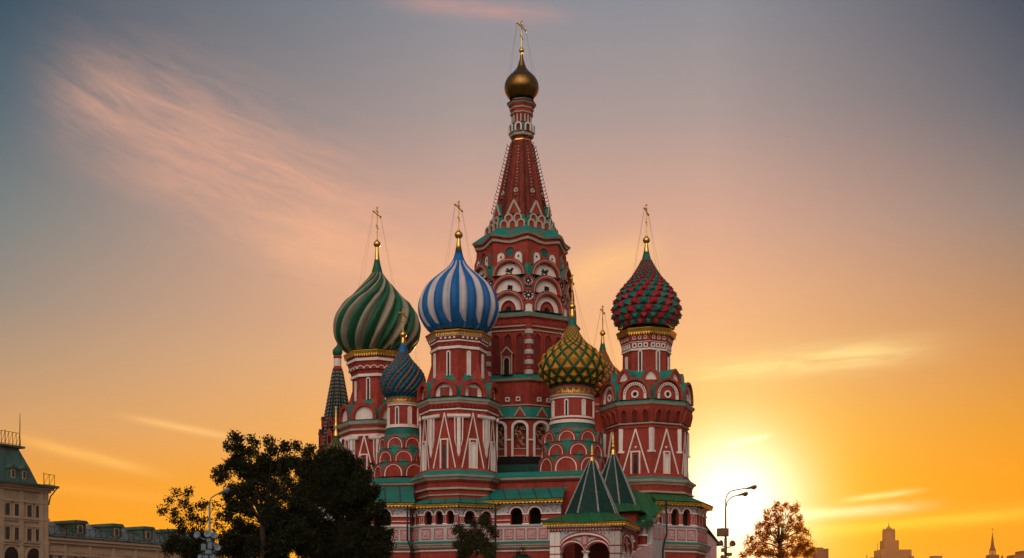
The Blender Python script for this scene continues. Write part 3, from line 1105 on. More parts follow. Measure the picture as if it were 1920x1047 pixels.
for y0, y1, r in ((637, 640, 48), (652, 655.5, 47)):
    T.band('string_course', [(y0, 44, 'white'), (y0, r, 'white'), (y1, r, 'white'), (y1 + 1, 44, 'white')], 8, ro)
sf = (T.Y - .95 * 46 * T.s) / F
place_ring(T, 'stud_row', niche_row(3, 33 * sf, 6 * sf, 7.5 * sf, 'white', 'white', 'point', .06), 49.2 * AP, 636, ring8(ro + 22.5))
place_ring(T, 'niche_row', square_studs(3, 33 * sf, 8.4 * sf, 'dark', frame='white', dep=.08), 46.3 * AP, 651.5, ring8(ro + 22.5))
me = slit(8 * sf, 52 * sf, 2.0 * sf)
me2 = slit(6 * sf, 44 * sf, 2.2 * sf, pane='white')
for az in (-66.5, -21.5, 23.5, 68.5):
    inst('window', me2 if az in (-66.5, 68.5) else me, T.root, FM(az, 45 * AP * T.s, T.zf(708, 45)))
sf = (T.Y - .95 * 70 * T.s) / F
me = kok(34 * sf, 27 * sf, 0.35, 1.3, 'point', tymp='white', inner=0.62, ring=None, rec=.2)
place_ring(T, 'kokoshnik', me, 62, 716, ring8(ro))


def eye_extra(m_, z):
    r0, r1 = 7.2 * sf, 4.2 * sf
    c = 10 * sf
    a = [(r0 * math.cos(t * math.pi / 12), c + r0 * math.sin(t * math.pi / 12)) for t in range(24)]
    b = [(r1 * math.cos(t * math.pi / 12), c + r1 * math.sin(t * math.pi / 12)) for t in range(24)]
    Z = lambda q, zz: [(x, y, zz) for x, y in q]
    m_.loft([Z(a, z), Z(a, z + .1), Z(b, z + .1), Z(b, z + .01)], 'white', cap1='dark')
    # white arched band with dark dots
    o_ = arch(45 * sf, 32 * sf)
    p_ = sc_arch(o_, 45 * sf, 32 * sf, .78, 1 - .22 * 22.5 / 32)
    m_.loft([Z(o_, z), Z(o_, z + .14), Z(p_, z + .14), Z(p_, z)], 'white')
    for k in range(15):
        t = math.pi * (k + .5) / 15
        x, y = 20 * sf * math.cos(t), 9.5 * sf + 20 * sf * math.sin(t) * .98
        q = 1.0 * sf
        m_.box(x - q, x + q, y - q, y + q, z + .13, z + .16, 'dark')


me = kok(60 * sf, 40 * sf, 0.5, 1.1, tymp='redpaint', inner=0.86, ring=None, rec=.3, extra=eye_extra)
place_ring(T, 'kokoshnik', me, 79 * AP, 750, ring8(ro + 22.5))
T.band('skirt_roof', [(694, 46, 'teal'), (700, 50, 'teal'), (714, 62, 'teal'), (722, 68, 'teal'), (750, 80, 'teal')], 8, ro)
T.band('cornice', [(748, 78, 'teal'), (750.5, 91, 'teal'), (752.5, 91.5, 'cream'), (757.5, 88.5, 'cream'), (758.5, 86, 'cream'), (760, 83, 'cream')], 8, ro)
sf = (T.Y - .95 * 84 * T.s) / F
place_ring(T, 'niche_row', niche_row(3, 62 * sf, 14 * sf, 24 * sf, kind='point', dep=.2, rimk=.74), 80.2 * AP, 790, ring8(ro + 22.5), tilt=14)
T.band('string_course', [(791, 76, 'cream'), (791.5, 81.5, 'cream'), (794, 81.3, 'cream'), (795.5, 76, 'cream')], 8, ro)
T.band('string_course', [(799, 76, 'redpaint'), (799.5, 80, 'redpaint'), (801.5, 80, 'redpaint'), (802, 76, 'redpaint')], 8, ro)
me = gable_moulding(26 * sf, 84 * sf, .12)
place_ring(T, 'gable_moulding', me, 78.9 * AP, 888, ring8(ro + 22.5))
m_ = MB()
# white corner pier wrapped round the arris, with a stepped foot
for sg in (-1, 1):
    pass
m_.loft([[(-8 * sf, 0, -.25), (0, 0, .12), (8 * sf, 0, -.25), (0, 0, -.5)], [(-8 * sf, 42 * sf, -.25), (0, 42 * sf, .12), (8 * sf, 42 * sf, -.25), (0, 42 * sf, -.5)]], 'white', cap0='white', cap1='white')
m_.loft([[(-13 * sf, -4 * sf, -.40), (0, -4 * sf, .2), (13 * sf, -4 * sf, -.40), (0, -4 * sf, -.6)], [(-13 * sf, 0, -.38), (0, 0, .2), (13 * sf, 0, -.38), (0, 0, -.6)]], 'white', cap0='white', cap1='white')
place_ring(T, 'pilaster', m_.mesh('pilaster'), 78.6, 844, ring8(ro))
meA = frame_window(19 * sf, 43 * sf, 2.6 * sf, 'glass', 9 * sf, 38 * sf)
meB = frame_window(14 * sf, 43 * sf, 2.4 * sf, 'white', 7 * sf, 38 * sf)
for az in (-66.5, -21.5, 23.5, 68.5):
    inst('window', meA if az < 0 else meB, T.root, FM(az, 78.9 * AP * T.s, T.zf(888, 79)))
m_ = MB()
m_.ball((0, 0, 0), 2.4 * sf, 'white', 12, 8)
for az in (-21.5, 23.5):
    inst('boss', m_.mesh('boss'), T.root, FM(az, 79.2 * AP * T.s, T.zf(838, 79)))
T.band('skirt_roof', [(887, 78, 'redpaint'), (889, 80.5, 'redpaint'), (892, 81, 'teal'), (898, 93, 'teal')], 8, ro)
T.band('cornice', [(897.5, 91, 'cream'), (898.5, 94.5, 'cream'), (902.5, 93, 'cream'), (903.5, 90, 'cream'), (908, 88, 'redpaint'), (911, 84, 'redpaint')], 8, ro)
T.band('string_course', [(920, 82, 'cream'), (920.5, 90, 'cream'), (923.5, 89.5, 'cream'), (925, 84, 'redpaint'), (927, 82, 'redpaint')], 8, ro)
T.band('string_course', [(931, 82, 'redpaint'), (931.5, 87.5, 'redpaint'), (934.5, 87.5, 'redpaint'), (936, 82, 'redpaint')], 8, ro)

# ================================================================== green spiral tower
T = Tower(707, 129)
ro = 7
mb = T.mb = MB()
T.prof(mb, [(657, 50, 'brick'), (666, 57, 'brick'), (673, 56, 'redpaint'), (690, 51, 'redpaint'), (701, 47, 'redpaint'), (706, 46, 'brick'), (757, 46, 'brick'), (757, 55, 'brick'), (788, 66, 'brick'),
            (800, 68, 'brick'), (812, 67, 'brick'), (900, 68, 'brick'), (1180, 68, 'brick')], 8, ro)
T.finish('red octagonal tower under the green and grey spiral dome')
rows = [(508, 9.3), (512, 10.5), (523, 18), (534.7, 28), (546, 38), (557.6, 48), (569, 61), (580.6, 69.5), (592, 76.5), (603.5, 80.5), (615, 82), (626.4, 81.5), (638, 78.5), (649, 72), (658, 64), (665, 54)]
pr = dome_prof(T, rows)
d = dome_lobes(pr, 12, ('domegreen', 'domebeige'), 0.50, 0.22, lambda t: 0.48, 8, cut=(-1, 0.97), wt=1.0)
o = T.sub('dome', d)
o['label'] = 'onion dome of twisting green and grey swells'
T.finial(390, 458, 6.6, [(512, 10.5, 'domegreen'), (506, 9, 'domegreen'), (496, 6.4, 'domegreen'), (488, 5, 'gold'), (476, 3.8, 'gold'), (464, 2.6, 'gold')], 0, wires=(540, 34))
T.band('cornice', [(656, 50, 'gold'), (655, 62, 'gold'), (657, 62, 'redpaint'), (666, 58, 'redpaint'), (669, 50, 'redpaint')], 8, ro)
T.sub('gold_fringe', fringe(61 * T.s, T.zf(656, 61), T.zf(667, 61), 8, ro, 10, rt=63 * T.s))
for y0, y1, r in ((670, 675, 57.5), (700, 705, 50)):
    T.band('string_course', [(y0, 46, 'white'), (y0, r, 'white'), (y1, r, 'white'), (y1 + 1, 46, 'white')], 8, ro)
sf = (T.Y - .95 * 50 * T.s) / F
place_ring(T, 'stud_row', niche_row(3, 40 * sf, 13.5 * sf, 6 * sf, 'white', 'redpaint', 'round', .08, .8), 52.5 * AP, 691, ring8(ro + 22.5))
me = slit(8 * sf, 42 * sf, 1.9 * sf)
me2 = slit(6 * sf, 38 * sf, 2.0 * sf, pane='white')
for az in (-60.5, -15.5, 29.5, 74.5):
    inst('window', me if az == -15.5 else me2, T.root, FM(az, 46 * AP * T.s, T.zf(749, 46)))
place_ring(T, 'fin', fin(26 * sf, 36 * sf, 0.6), 46.4, 762, ring8(ro), ap=.98)
sf = (T.Y - .95 * 62 * T.s) / F
me = kok(50 * sf, 32 * sf, 0.5, 1.2, tymp='white', inner=0.74, ring=None, rec=.3)
place_ring(T, 'kokoshnik', me, 63 * AP, 788, ring8(ro + 22.5))
T.band('skirt_roof', [(748, 46, 'teal'), (754, 48, 'teal'), (760, 56, 'teal'), (788, 66, 'teal')], 8, ro)
T.band('cornice', [(785, 64, 'teal'), (787.5, 74, 'teal'), (788.5, 74.5, 'cream'), (794, 72, 'cream'), (796, 69, 'cream'), (798, 66, 'cream')], 8, ro)
T.band('string_course', [(802, 66, 'cream'), (802.5, 71, 'cream'), (806, 70.5, 'cream'), (807.5, 66, 'cream')], 8, ro)
T.band('string_course', [(813, 65, 'white'), (813.5, 70, 'white'), (817, 69.5, 'white'), (818, 65, 'white')], 8, ro)
place_ring(T, 'gable_moulding', gable_moulding(20 * sf, 76 * sf, .12), 67.5 * AP, 893, ring8(ro + 22.5))
place_ring(T, 'pilaster', pilaster_cluster(sf, 34 * sf, 66 * sf), 67.3, 884, ring8(ro), ap=.985)
for az in (-60.5, -15.5, 29.5):
    inst('window', frame_window(15 * sf, 42 * sf, 2.4 * sf, 'glass'), T.root, FM(az, 68 * AP * T.s, T.zf(893, 68)))


# ================================================================== the two small round towers with tiers of kokoshniks
def small_tower(px, Y, rdrum, ydr, yfr, yb0, azk, rk, tiers, win, fringe_y, label):
    """drum with slit windows over three tiers of kokoshniks"""
    T = Tower(px, Y)
    mb = T.mb = MB()
    T.prof(mb, [(ydr - 4, rdrum - 3, 'brick'), (ydr + 8, rdrum, 'brick'), (yb0, rdrum, 'brick')], 32, 0, smooth=True)
    zz = [(yb0, rdrum, 'brick'), (tiers[0][0], rk[0] * .82, 'teal'), (tiers[0][1], rk[0] * .95, 'teal'), (tiers[1][1], rk[1] * .95, 'teal'), (tiers[2][1], rk[2] * .95, 'brick'), (tiers[2][1] + 60, rk[2] * .95, 'brick')]
    T.prof(mb, zz, 16, azk, smooth=False)
    T.finish(label)
    sf = (Y - .95 * rdrum * T.s) / F
    T.band('cornice', [(ydr, rdrum - 4, 'dometeal'), (ydr, rdrum + 2.5, 'dometeal'), (ydr + 2, rdrum + 3, 'redpaint'), (fringe_y[1], rdrum + 1.5, 'cream'), (fringe_y[1] + 3, rdrum + 1.6, 'cream'), (fringe_y[1] + 5, rdrum + .2, 'cream'), (fringe_y[1] + 5, rdrum - 2, 'cream')], 48, 0, smooth=False)
    T.sub('gold_fringe', fringe((rdrum + 2.4) * T.s, T.zf(fringe_y[0], rdrum), T.zf(fringe_y[1] + 1, rdrum), 24, 0, 3, rt=(rdrum + 3) * T.s))
    for y0, y1, e in ((win[0] - 5, win[0] - 2.5, 1.3), (win[1], win[1] + 3.5, 1.6), (yb0 - 9, yb0 - 3, 3.2)):
        T.band('string_course', [(y0, rdrum - 2, 'white'), (y0 + .3, rdrum + e, 'white'), (y1, rdrum + e, 'white'), (y1 + .7, rdrum - 2, 'white')], 48, 0, smooth=False)
    me = slit(8 * sf, (win[1] - win[0]) * sf, 2 * sf)
    me2 = slit(8 * sf, (win[1] - win[0]) * sf, 2.2 * sf, pane='white')
    for k, az in enumerate((win[2] - 46, win[2], win[2] + 46, win[2] + 92)):
        if abs(az) < 100:
            inst('window', me if k == 1 else me2, T.root, FM(az, rdrum * T.s - .02, T.zf(win[1], rdrum)))
    T.band('skirt_roof', [(yb0 - 3, rdrum + 1, 'dometeal'), (yb0 + 2, rdrum + 4, 'dometeal'), (yb0 + 10, rk[0] * .78, 'teal'), (tiers[0][0] + 6, rk[0] * .90, 'teal')], 32, 0, smooth=True)
    for k, (yt, yb, az0, wk) in enumerate(tiers):
        sfk = (Y - .95 * rk[k] * T.s) / F
        ex = None
        if k == 2:
            def ex(m_, z, sfk=sfk):
                pass
        me = kok(wk * sfk, (yb - yt) * sfk, 0.12 + .05 * k, 0.9, tymp='redpaint', inner=0.83, ring=None, rec=.10)
        mo = MB()
        o = arch(wk * sfk * .80, (yb - yt) * sfk * .84)
        q = [(x * .9, y * .94) for x, y in o]
        Z = lambda p, z: [(a, b, z) for a, b in p]
        mo.loft([Z(o, -.02), Z(o, .07), Z(q, .07), Z(q, -.02)], 'white')
        mom = mo.mesh('arch_moulding')
        for az in ring8(az0):
            az = (az + 180) % 360 - 180
            if abs(az) > VIS:
                continue
            M = FM(az, rk[k] * T.s - .25, T.zf(yb, rk[k]))
            inst('kokoshnik', me, T.root, M)
            inst('arch_moulding', mom, T.root, M @ Matrix.Translation((0, 0, 0.12 + .05 * k - .10)))
        if k == 2:
            m2 = slit(7 * sfk, 24 * sfk, 1.2 * sfk, frame='redpaint')
            inst('window', m2, T.root, FM(az0, rk[k] * T.s - .20, T.zf(yb, rk[k])))
    return T


T = small_tower(1073, 117, 40, 725, None, 795, 12, (56, 58, 60), ((804, 826, -14, 38), (828, 852, 9, 40), (851, 884, -14, 52)), (748, 779, -18), (728, 737), 'round red tower under the yellow and green lattice dome')
rows = [(609, 8.3), (613, 8.8), (624, 13.5), (633, 19), (642, 25), (651, 36), (660.5, 48), (669.7, 55.5), (679, 60.5), (688, 63), (697, 63.3), (706, 60.5), (715.5, 54), (722.4, 46.5), (728, 38)]
pr = dome_prof(T, rows)
o = T.sub('dome', dome_lattice(pr, 16, 'domelattice', 'domeyellow', 0.68, 0.06, 0.30, 0.80))
o['label'] = 'onion dome of yellow diamonds in a green lattice'
T.finial(517, 575.5, 6.4, [(613, 8.9, 'dometeal'), (604, 7.4, 'dometeal'), (597.5, 6, 'dometeal'), (597.5, 6, 'gold'), (590, 4.6, 'gold'), (580, 3.6, 'gold')], 0, cross_az=10, L=1.8, wires=(650, 34))

T = small_tower(756, 121, 29, 743, None, 804, 0, (46, 50, 53), ((816, 840, -16, 36), (842, 865, 6, 38), (866, 893, -16, 44)), (762, 795, -17), (745, 753), 'slim round red tower under the small blue and brown dome')
rows = [(657, 8.2), (661.4, 9.3), (674, 17), (686.6, 28), (699, 38), (712, 43), (724.4, 44.3), (737, 41), (743, 36), (749, 30)]
pr = dome_prof(T, rows, 8)
pr2 = [(r * (1 + 0.012 * (1 if (k // 2) % 2 else -1)), z) for k, (r, z) in enumerate(pr)]
d = dome_lobes(pr2, 12, ('domeblue', 'domebrown'), 0.75, 0.14, lambda t: 0.45, 5, cut=(0.10, 0.98), wt=1.0)
o = T.sub('dome', d)
o['label'] = 'small onion dome of twisting blue and brown scales'
T.finial(582, 628, 6.6, [(662, 9.6, 'bluepaint'), (655, 7.8, 'bluepaint'), (647, 5.6, 'bluepaint'), (647, 5.4, 'gold'), (640, 4.4, 'gold'), (633, 3.2, 'gold')], 0, cross_az=17, L=1.7, wires=(690, 32))

# ================================================================== orange lattice tower, mostly hidden
T = Tower(1130, 134)
mb = T.mb = MB()
T.prof(mb, [(745, 27, 'brick'), (752, 29, 'redpaint'), (800, 29, 'brick'), (812, 40, 'teal'), (900, 42, 'brick'), (1180, 42, 'brick')], 16, 0)
T.finish('round red tower under the orange lattice dome')
rows = [(656, 6.3), (660.5, 7.4), (670, 12), (679, 16), (688, 22), (695, 29), (703, 36), (712, 41), (721, 42.5), (731, 40.5), (740, 35), (747, 28)]
pr = dome_prof(T, rows)
o = T.sub('dome', dome_lattice(pr, 18, 'domelattice', 'domeorange', 0.62, 0.06, 0.28, 0.74))
o['label'] = 'onion dome of orange diamonds in a dark lattice'
T.finial(575, 625.5, 5.2, [(662, 7.4, 'dometeal'), (652, 5.4, 'dometeal'), (645, 3.8, 'gold'), (631, 2.6, 'gold')], 0, cross_az=17, L=1.7, wires=(694, 27))
for y0, y1, r in ((756, 760, 31), (770, 773, 31)):
    T.band('string_course', [(y0, 26, 'cream'), (y0, r, 'cream'), (y1, r, 'cream'), (y1 + 1, 26, 'cream')], 24, 0)

# ================================================================== bell tower far left
T = Tower(633, 145, 'bell_tower')
mb = T.mb = MB()
T.prof(mb, [(663, 6, 'brick'), (668, 8, 'redpaint'), (672, 7, 'white'), (686, 7, 'redpaint'), (690, 8.5, 'redpaint'), (694, 8, 'slate'), (740, 16, 'slate'), (790, 25, 'slate'), (835, 34, 'slate'),
            (838, 36, 'redpaint'), (845, 34, 'brick'), (1180, 36, 'brick')], 8, 5)
T.finish('dark tent-roofed bell tower at the far left')
rows = [(645, 0.6), (650, 3), (654, 7), (659, 9.3), (664, 9), (668, 7)]
T.sub('dome', dome_lobes(dome_prof(T, rows), 8, ('domegreen', 'domegreen'), 0, .08, None, 5))
for k in range(8):
    a5 = 5 + 45 * k
    if abs((a5 + 180) % 360 - 180) > 100:
        continue
    for e, rd in ((0, .09), (13, .06), (32, .06)):
        a = R(a5 + e)
        kq = AP / math.cos(R(abs(22.5 - e)))
        m_ = MB()
        m_.tube([cyl((8.4 + 26 * t) * T.s * kq + .03, a, T.zf(694 + 141 * t, 8 + 26 * t)) for t in (0, .5, 1)], rd, 5, 'dotrib', smooth=False)
        T.sub('tent_rib', m_)
for az in (-62, -17.5, 27.5, 72):
    for y, r, wd in ((835, 32, 11), (800, 27, 7)):
        m_ = MB()
        q = wd * T.s
        m_.box(-q / 2, q / 2, 0, q * 2.0, -1.2, .35, 'redpaint')
        m_.prism([(-q * .62, q * 2.0), (q * .62, q * 2.0), (0, q * 2.9)], -1.6, .42, 'redpaint', 'slate')
        m_.box(-q * .25, q * .25, q * .3, q * 1.6, .34, .37, 'dark')
        inst('dormer', m_.mesh('dormer'), T.root, FM(az, r * AP * T.s, T.zf(y, r)))
T.band('string_course', [(690, 6, 'redpaint'), (690, 9.5, 'redpaint'), (692, 9.5, 'redpaint'), (693, 6, 'redpaint')], 8, 5)

# ================================================================== low chapel with a ribbed green dome behind the tree
T = Tower(630, 112, 'chapel')
mb = T.mb = MB()
T.prof(mb, [(925, 44, 'brick'), (940, 46, 'white'), (1000, 46, 'brick'), (1180, 48, 'brick')], 16, 0)
T.finish('low chapel whose green dome with yellow ribs rises over the tree')
rows = [(815, 3), (824, 6), (832, 10), (840, 17), (849, 27), (860, 38), (873, 47), (888, 52), (903, 52), (917, 47), (927, 42)]
d = dome_lobes(dome_prof(T, rows), 14, ('leafy_green', 'ribyellow'), 0.12, 0.06, lambda t: 0.17, 4)
o = T.sub('dome', d)
o['label'] = 'low green dome with yellow ribs'
m_ = MB()
m_.sweep([(5.0 * T.s, T.zs(818), 'gold'), (4.6 * T.s, T.zs(812), 'gold'), (2.2 * T.s, T.zs(806), 'gold'), (3.8 * T.s, T.zs(801), 'gold'), (3.4 * T.s, T.zs(796), 'gold'), (2.2 * T.s, T.zs(792), 'gold'), (2.8 * T.s, T.zs(786), 'gold'), (1.4 * T.s, T.zs(780), 'gold'), (1.2 * T.s, T.zs(762), 'gold')], 12, smooth=True)
T.sub('finial', m_)

# ================================================================== central tower and tent spire
T = Tower(978, 126, 'spire_tower')
TC = T
ro = 7
mb = T.mb = MB()
T.prof(mb, [(184, 23, 'brick'), (190, 25.5, 'redpaint'), (199, 21.5, 'redpaint'), (211, 21, 'redpaint'), (215, 19, 'tentbrick'), (262, 18.3, 'tentbrick'),
            (262, 19.3, 'tentbrick'), (300, 28.5, 'tentbrick'), (340, 37.5, 'tentbrick'), (392, 51, 'tentbrick'), (424, 58, 'brick')], 8, ro)
T.prof(mb, [(424, 66, 'teal'), (430, 78, 'brick'), (456, 84, 'brick'), (500, 87, 'brick'), (588, 98, 'brick'), (600, 104, 'brick'), (620, 101, 'brick'), (704, 101, 'brick'),
            (710, 105, 'brick'), (762, 104, 'brick'), (786, 108, 'brick'), (800, 100, 'brick'), (1180, 100, 'brick')], 8, ro)
T.finish('central red tower carrying the tall tent spire')
rows = [(96, 2.0), (103, 2.4), (111, 3.6), (118.6, 5.7), (128, 9), (134.6, 14), (140, 19), (144, 23.2), (149, 27), (153, 29.4), (159, 31.5), (164.5, 32.2), (170, 32), (176, 30), (181, 27), (186, 23)]
m_ = MB()
m_.sweep([(r, z, 'darkgold') for r, z in dome_prof(T, rows)], 40, smooth=True)
o = T.sub('dome', m_)
o['label'] = 'small gilded onion dome topping the spire'
T.finial(41, 95.5, 4.8, [(104, 2.6, 'gold'), (98, 2, 'gold')], 0, cross_az=28, L=1.9, wires=(150, 27))
for pts in ([(183, 20, 'cream'), (184, 27.5, 'dark'), (187, 28, 'cream'), (190, 26, 'cream'), (192, 24, 'cream')], [(197, 20, 'cream'), (197.5, 23.5, 'cream'), (200, 23, 'cream'), (201, 20, 'cream')],
            [(206.5, 19, 'cream'), (207, 22.3, 'cream'), (209, 22, 'cream'), (210, 19, 'cream')], [(245, 17, 'cream'), (246, 23.5, 'cream'), (251, 22.5, 'cream'), (253, 17, 'cream')], [(258.5, 17, 'gold'), (259, 20, 'gold'), (261, 20, 'gold'), (262, 17, 'gold')]):
    T.band('string_course', pts, 8, ro)
sf = (T.Y) / F
place_ring(T, 'fillet', (lambda m: (m.box(-.06, .06, 0, 15 * sf, -.05, .09, 'palestone'), m.mesh('fillet'))[1])(MB()), 18.8 * AP, 228, [a + q for a in ring8(ro + 22.5) for q in (-11, 11)])
me = kok(13.5 * sf, 16 * sf, 0.3, 0.5, tymp='darkred', inner=0.62, ring=None, rec=.12, body='white', kind='round')
place_ring(T, 'kokoshnik', me, 20.5 * AP, 246, ring8(ro + 22.5))
T.band('skirt_roof', [(229, 18, 'teal'), (231, 22, 'teal'), (240, 22.5, 'teal'), (246, 22.5, 'teal')], 8, ro)
# tent: crockets up the arrises, gilt chain of beads, small bullseyes
for k in range(8):
    az = ro + 45 * k
    if abs((az + 180) % 360 - 180) > VIS:
        continue
    m_ = MB()
    N_ = 20
    for q in range(N_):
        t = (q + .5) / N_
        y, r = 266 + 124 * t, 20 + 31 * t
        p = Vector(cyl(r * T.s + .12, R(az), T.zf(y, r)))
        e = Vector(cyl(1, R(az), 0))
        m_.tube([p, p + e * .22, p + e * .22 + Vector((0, 0, .22))], .045, 5, 'iron', smooth=False)
    m_.tube([cyl(19.6 * T.s, R(az), T.zf(263, 19)), cyl(57.5 * T.s, R(az), T.zf(422, 57.5))], .11, 6, 'tentbrick')
    T.sub('tent_rib', m_)
for k in range(8):
    az = ro + 22.5 + 45 * k
    azn = (az + 180) % 360 - 180
    if abs(azn) > 100:
        continue
    m_ = MB()
    for e in (-.42, .42):
        m_.tube([cyl(19.4 * T.s * AP, R(az + e * 14), T.zf(266, 19)), cyl(50 * T.s * AP, R(az + e * 22), T.zf(388, 50))], .06, 5, 'darkred')
    for q in range(16):
        t = (q + .5) / 16
        y, r = 272 + 96 * t, 21.5 + 24 * t
        m_.ball(cyl(r * T.s * AP + .03, R(az), T.zf(y, r * AP)), .09, 'rib' if q % 3 else 'goldleaf', 6, 4)
    m_.tube([cyl(21 * T.s * AP, R(az), T.zf(270, 21 * AP)), cyl(46 * T.s * AP, R(az), T.zf(369, 46 * AP))], .07, 5, 'darkred')
    T.sub('bead_row', m_)
    m_ = MB()
    q = 4.2 * sf
    a = [(q * math.cos(t * math.pi / 8), q * math.sin(t * math.pi / 8)) for t in range(16)]
    Z = lambda p, z, k=1: [(x * k, y * k, z) for x, y in p]
    m_.loft([Z(a, -.2), Z(a, .15), Z(a, .15, .55), Z(a, .05, .55)], 'cream', cap1='dark')
    inst('bullseye', m_.mesh('bullseye'), T.root, FM(az, 42 * AP * T.s, T.zf(357, 42), -17))
# ring of gables at the foot of the tent
m_ = MB()
T.prof(m_, [(395, 50, 'teal'), (408, 56, 'teal'), (426, 66, 'teal')], 8, ro)
T.sub('skirt_roof', m_)
sf = (T.Y - 60 * T.s) / F
g = MB()
g.prism([(-12.5 * sf, 0), (12.5 * sf, 0), (0, 25 * sf)], -.9, .12, 'redpaint', 'teal')
g.strip((-12.5 * sf, 0), (0, 25 * sf), .2, .1, .2, 'cream')
g.strip((12.5 * sf, 0), (0, 25 * sf), .2, .1, .195, 'cream')
gm = g.mesh('gable')
place_ring(T, 'gable', gm, 55 * AP, 401, ring8(ro + 22.5))
k1 = kok(17 * sf, 15 * sf, .25, .6, tymp='redpaint', inner=.64, ring=None, rec=.12, body='cream')
k2 = kok(16.5 * sf, 15.5 * sf, .3, .6, tymp='redpaint', inner=.64, ring=None, rec=.12, body='cream')
for a in ring8(ro + 22.5):
    azn = (a + 180) % 360 - 180
    if abs(azn) > VIS:
        continue
    for x in (-9, 9):
        M = FM(azn, 60 * AP * T.s, T.zf(415, 60)) @ Matrix.Translation((x * sf, 0, 0))
        inst('kokoshnik', k1, T.root, M)
    for x in (-16.5, 0, 16.5):
        M = FM(azn, 64.5 * AP * T.s, T.zf(427, 64)) @ Matrix.Translation((x * sf, 0, 0))
        inst('kokoshnik', k2, T.root, M)
T.band('eaves_roof', [(422, 60, 'teal'), (427, 72, 'teal'), (436, 93, 'teal'), (437, 93.5, 'teal')], 8, ro, wave=.16)
T.band('cornice', [(436, 90, 'cream'), (437, 93.5, 'cream'), (441, 91, 'cream'), (442, 87.5, 'redpaint'), (446, 87, 'redpaint'), (447, 88.5, 'cream'), (451, 87.5, 'cream'), (452, 84, 'cream'), (455, 80, 'redpaint')], 8, ro, wave=.16)
# corner pilasters of the lantern stage
sf = (T.Y - .95 * 86 * T.s) / F
m_ = MB()
m_.loft([[(-9 * sf, 0, -.3), (0, 0, .1), (9 * sf, 0, -.3), (0, 0, -.6)], [(-9 * sf, 50 * sf, -.45), (0, 50 * sf, -.05), (9 * sf, 50 * sf, -.45), (0, 50 * sf, -.7)]], 'redpaint', cap1='cream')
place_ring(T, 'pilaster', m_.mesh('pilaster'), 87, 503, ring8(ro), ap=.985)


def scroll(seed):
    rnd = random.Random(seed)

    def ex(m_, z):
        for _ in range(14):
            x, y = rnd.uniform(-6, 6) * sf, rnd.uniform(4, 14) * sf
            a = rnd.uniform(0, 3.1)
            L_ = rnd.uniform(1.5, 3.6) * sf
            m_.strip((x - L_ * math.cos(a), y - L_ * math.sin(a)), (x + L_ * math.cos(a), y + L_ * math.sin(a)), .11, z, z + .05 + .001 * _, 'dark')
    return ex


def hole(m_, z):
    a = [(14.5 * sf * math.cos(math.pi * t / 12), 2 * sf + 19 * sf * math.sin(math.pi * t / 12)) for t in range(13)]
    b = [(x * .9, 2 * sf + (y - 2 * sf) * .9) for x, y in a]
    Z = lambda q, zz: [(x, y, zz) for x, y in q]
    m_.loft([Z(a, z), Z(a, z + .12), Z(b, z + .12), Z(b, z + .01)], 'darkred', cap1='brick')
    m_.prism([(x * .45, y * .55) for x, y in b], z + .02, z + .05, 'dark')


for (yt, yb, wd, r, ex, kk) in ((487, 519, 65, 87.5, scroll(1), .78), (517, 552, 65, 91, scroll(2), .78), (547, 586, 66, 95, hole, .78)):
    me = kok(wd * sf, (yb - yt) * sf, .55, 1.2, tymp='white', inner=kk, ring='cream', rec=.38, extra=ex)
    place_ring(T, 'kokoshnik', me, r * AP, yb, ring8(ro + 22.5))
# medallions on the corners
for y, q in ((528, 9.5), (555, 11)):
    m_ = MB()
    a = [(math.cos(t * math.pi / 12), math.sin(t * math.pi / 12)) for t in range(24)]
    Z = lambda k, z: [(x * k * sf, yy * k * sf, z) for x, yy in a]
    m_.loft([Z(q * 1.15, -1.0), Z(q * 1.15, .3), Z(q * .86, .3), Z(q * .86, .16)], 'redpaint', cap1='white')
    for t in range(8):
        c, s2 = math.cos(t * math.pi / 4), math.sin(t * math.pi / 4)
        m_.strip((c * q * .2 * sf, s2 * q * .2 * sf), (c * q * .7 * sf, s2 * q * .7 * sf), .15, .15, .20 + .001 * t, 'dark')
    place_ring(T, 'medallion', m_.mesh('medallion'), 90 if y < 540 else 93.5, y, ring8(ro), ap=.985)
me = kok(24 * sf, 21 * sf, .3, .8, tymp='white', inner=.70, ring=None, rec=.12)
place_ring(T, 'kokoshnik', me, 97, 587, ring8(ro), ap=.99)


def keyhole(m_, z):
    m_.prism([(1.6 * sf * math.cos(t * math.pi / 5), 15 * sf + 2.2 * sf * math.sin(t * math.pi / 5)) for t in range(10)], z, z + .04, 'dark')


me = kok(21 * sf, 28 * sf, .3, .7, tymp='white', inner=.70, ring=None, rec=.1, extra=keyhole)
up = niche_row(1, 10 * sf, 26 * sf, 30 * sf, 'redpaint', 'dometeal', 'round', .14, .72)
for a in ring8(ro + 22.5):
    azn = (a + 180) % 360 - 180
    if abs(azn) > VIS:
        continue
    for x in (-17, 17):
        inst('kokoshnik', me, T.root, FM(azn, 85.5 * AP * T.s, T.zf(496, 86)) @ Matrix.Translation((x * sf, 0, 0)))
    inst('niche', up[0], T.root, FM(azn, 85.2 * AP * T.s, T.zf(489, 86)))
m_ = MB()
T.prof(m_, [(482, 84, 'teal'), (490, 86, 'teal'), (520, 90, 'teal'), (553, 94, 'teal'), (586, 99, 'teal')], 8, ro)
T.sub('skirt_roof', m_)
T.band('cornice', [(584, 98, 'teal'), (586, 112, 'teal'), (587.5, 112.5, 'cream'), (593, 109, 'cream'), (594, 106, 'redpaint'), (598, 104, 'redpaint')], 8, ro)
sf = (T.Y - .95 * 101 * T.s) / F
place_ring(T, 'niche_row', square_studs(6, 74 * sf, 8 * sf, 'dark', frame='redpaint', dep=.1), 102.5 * AP, 608, ring8(ro + 22.5))
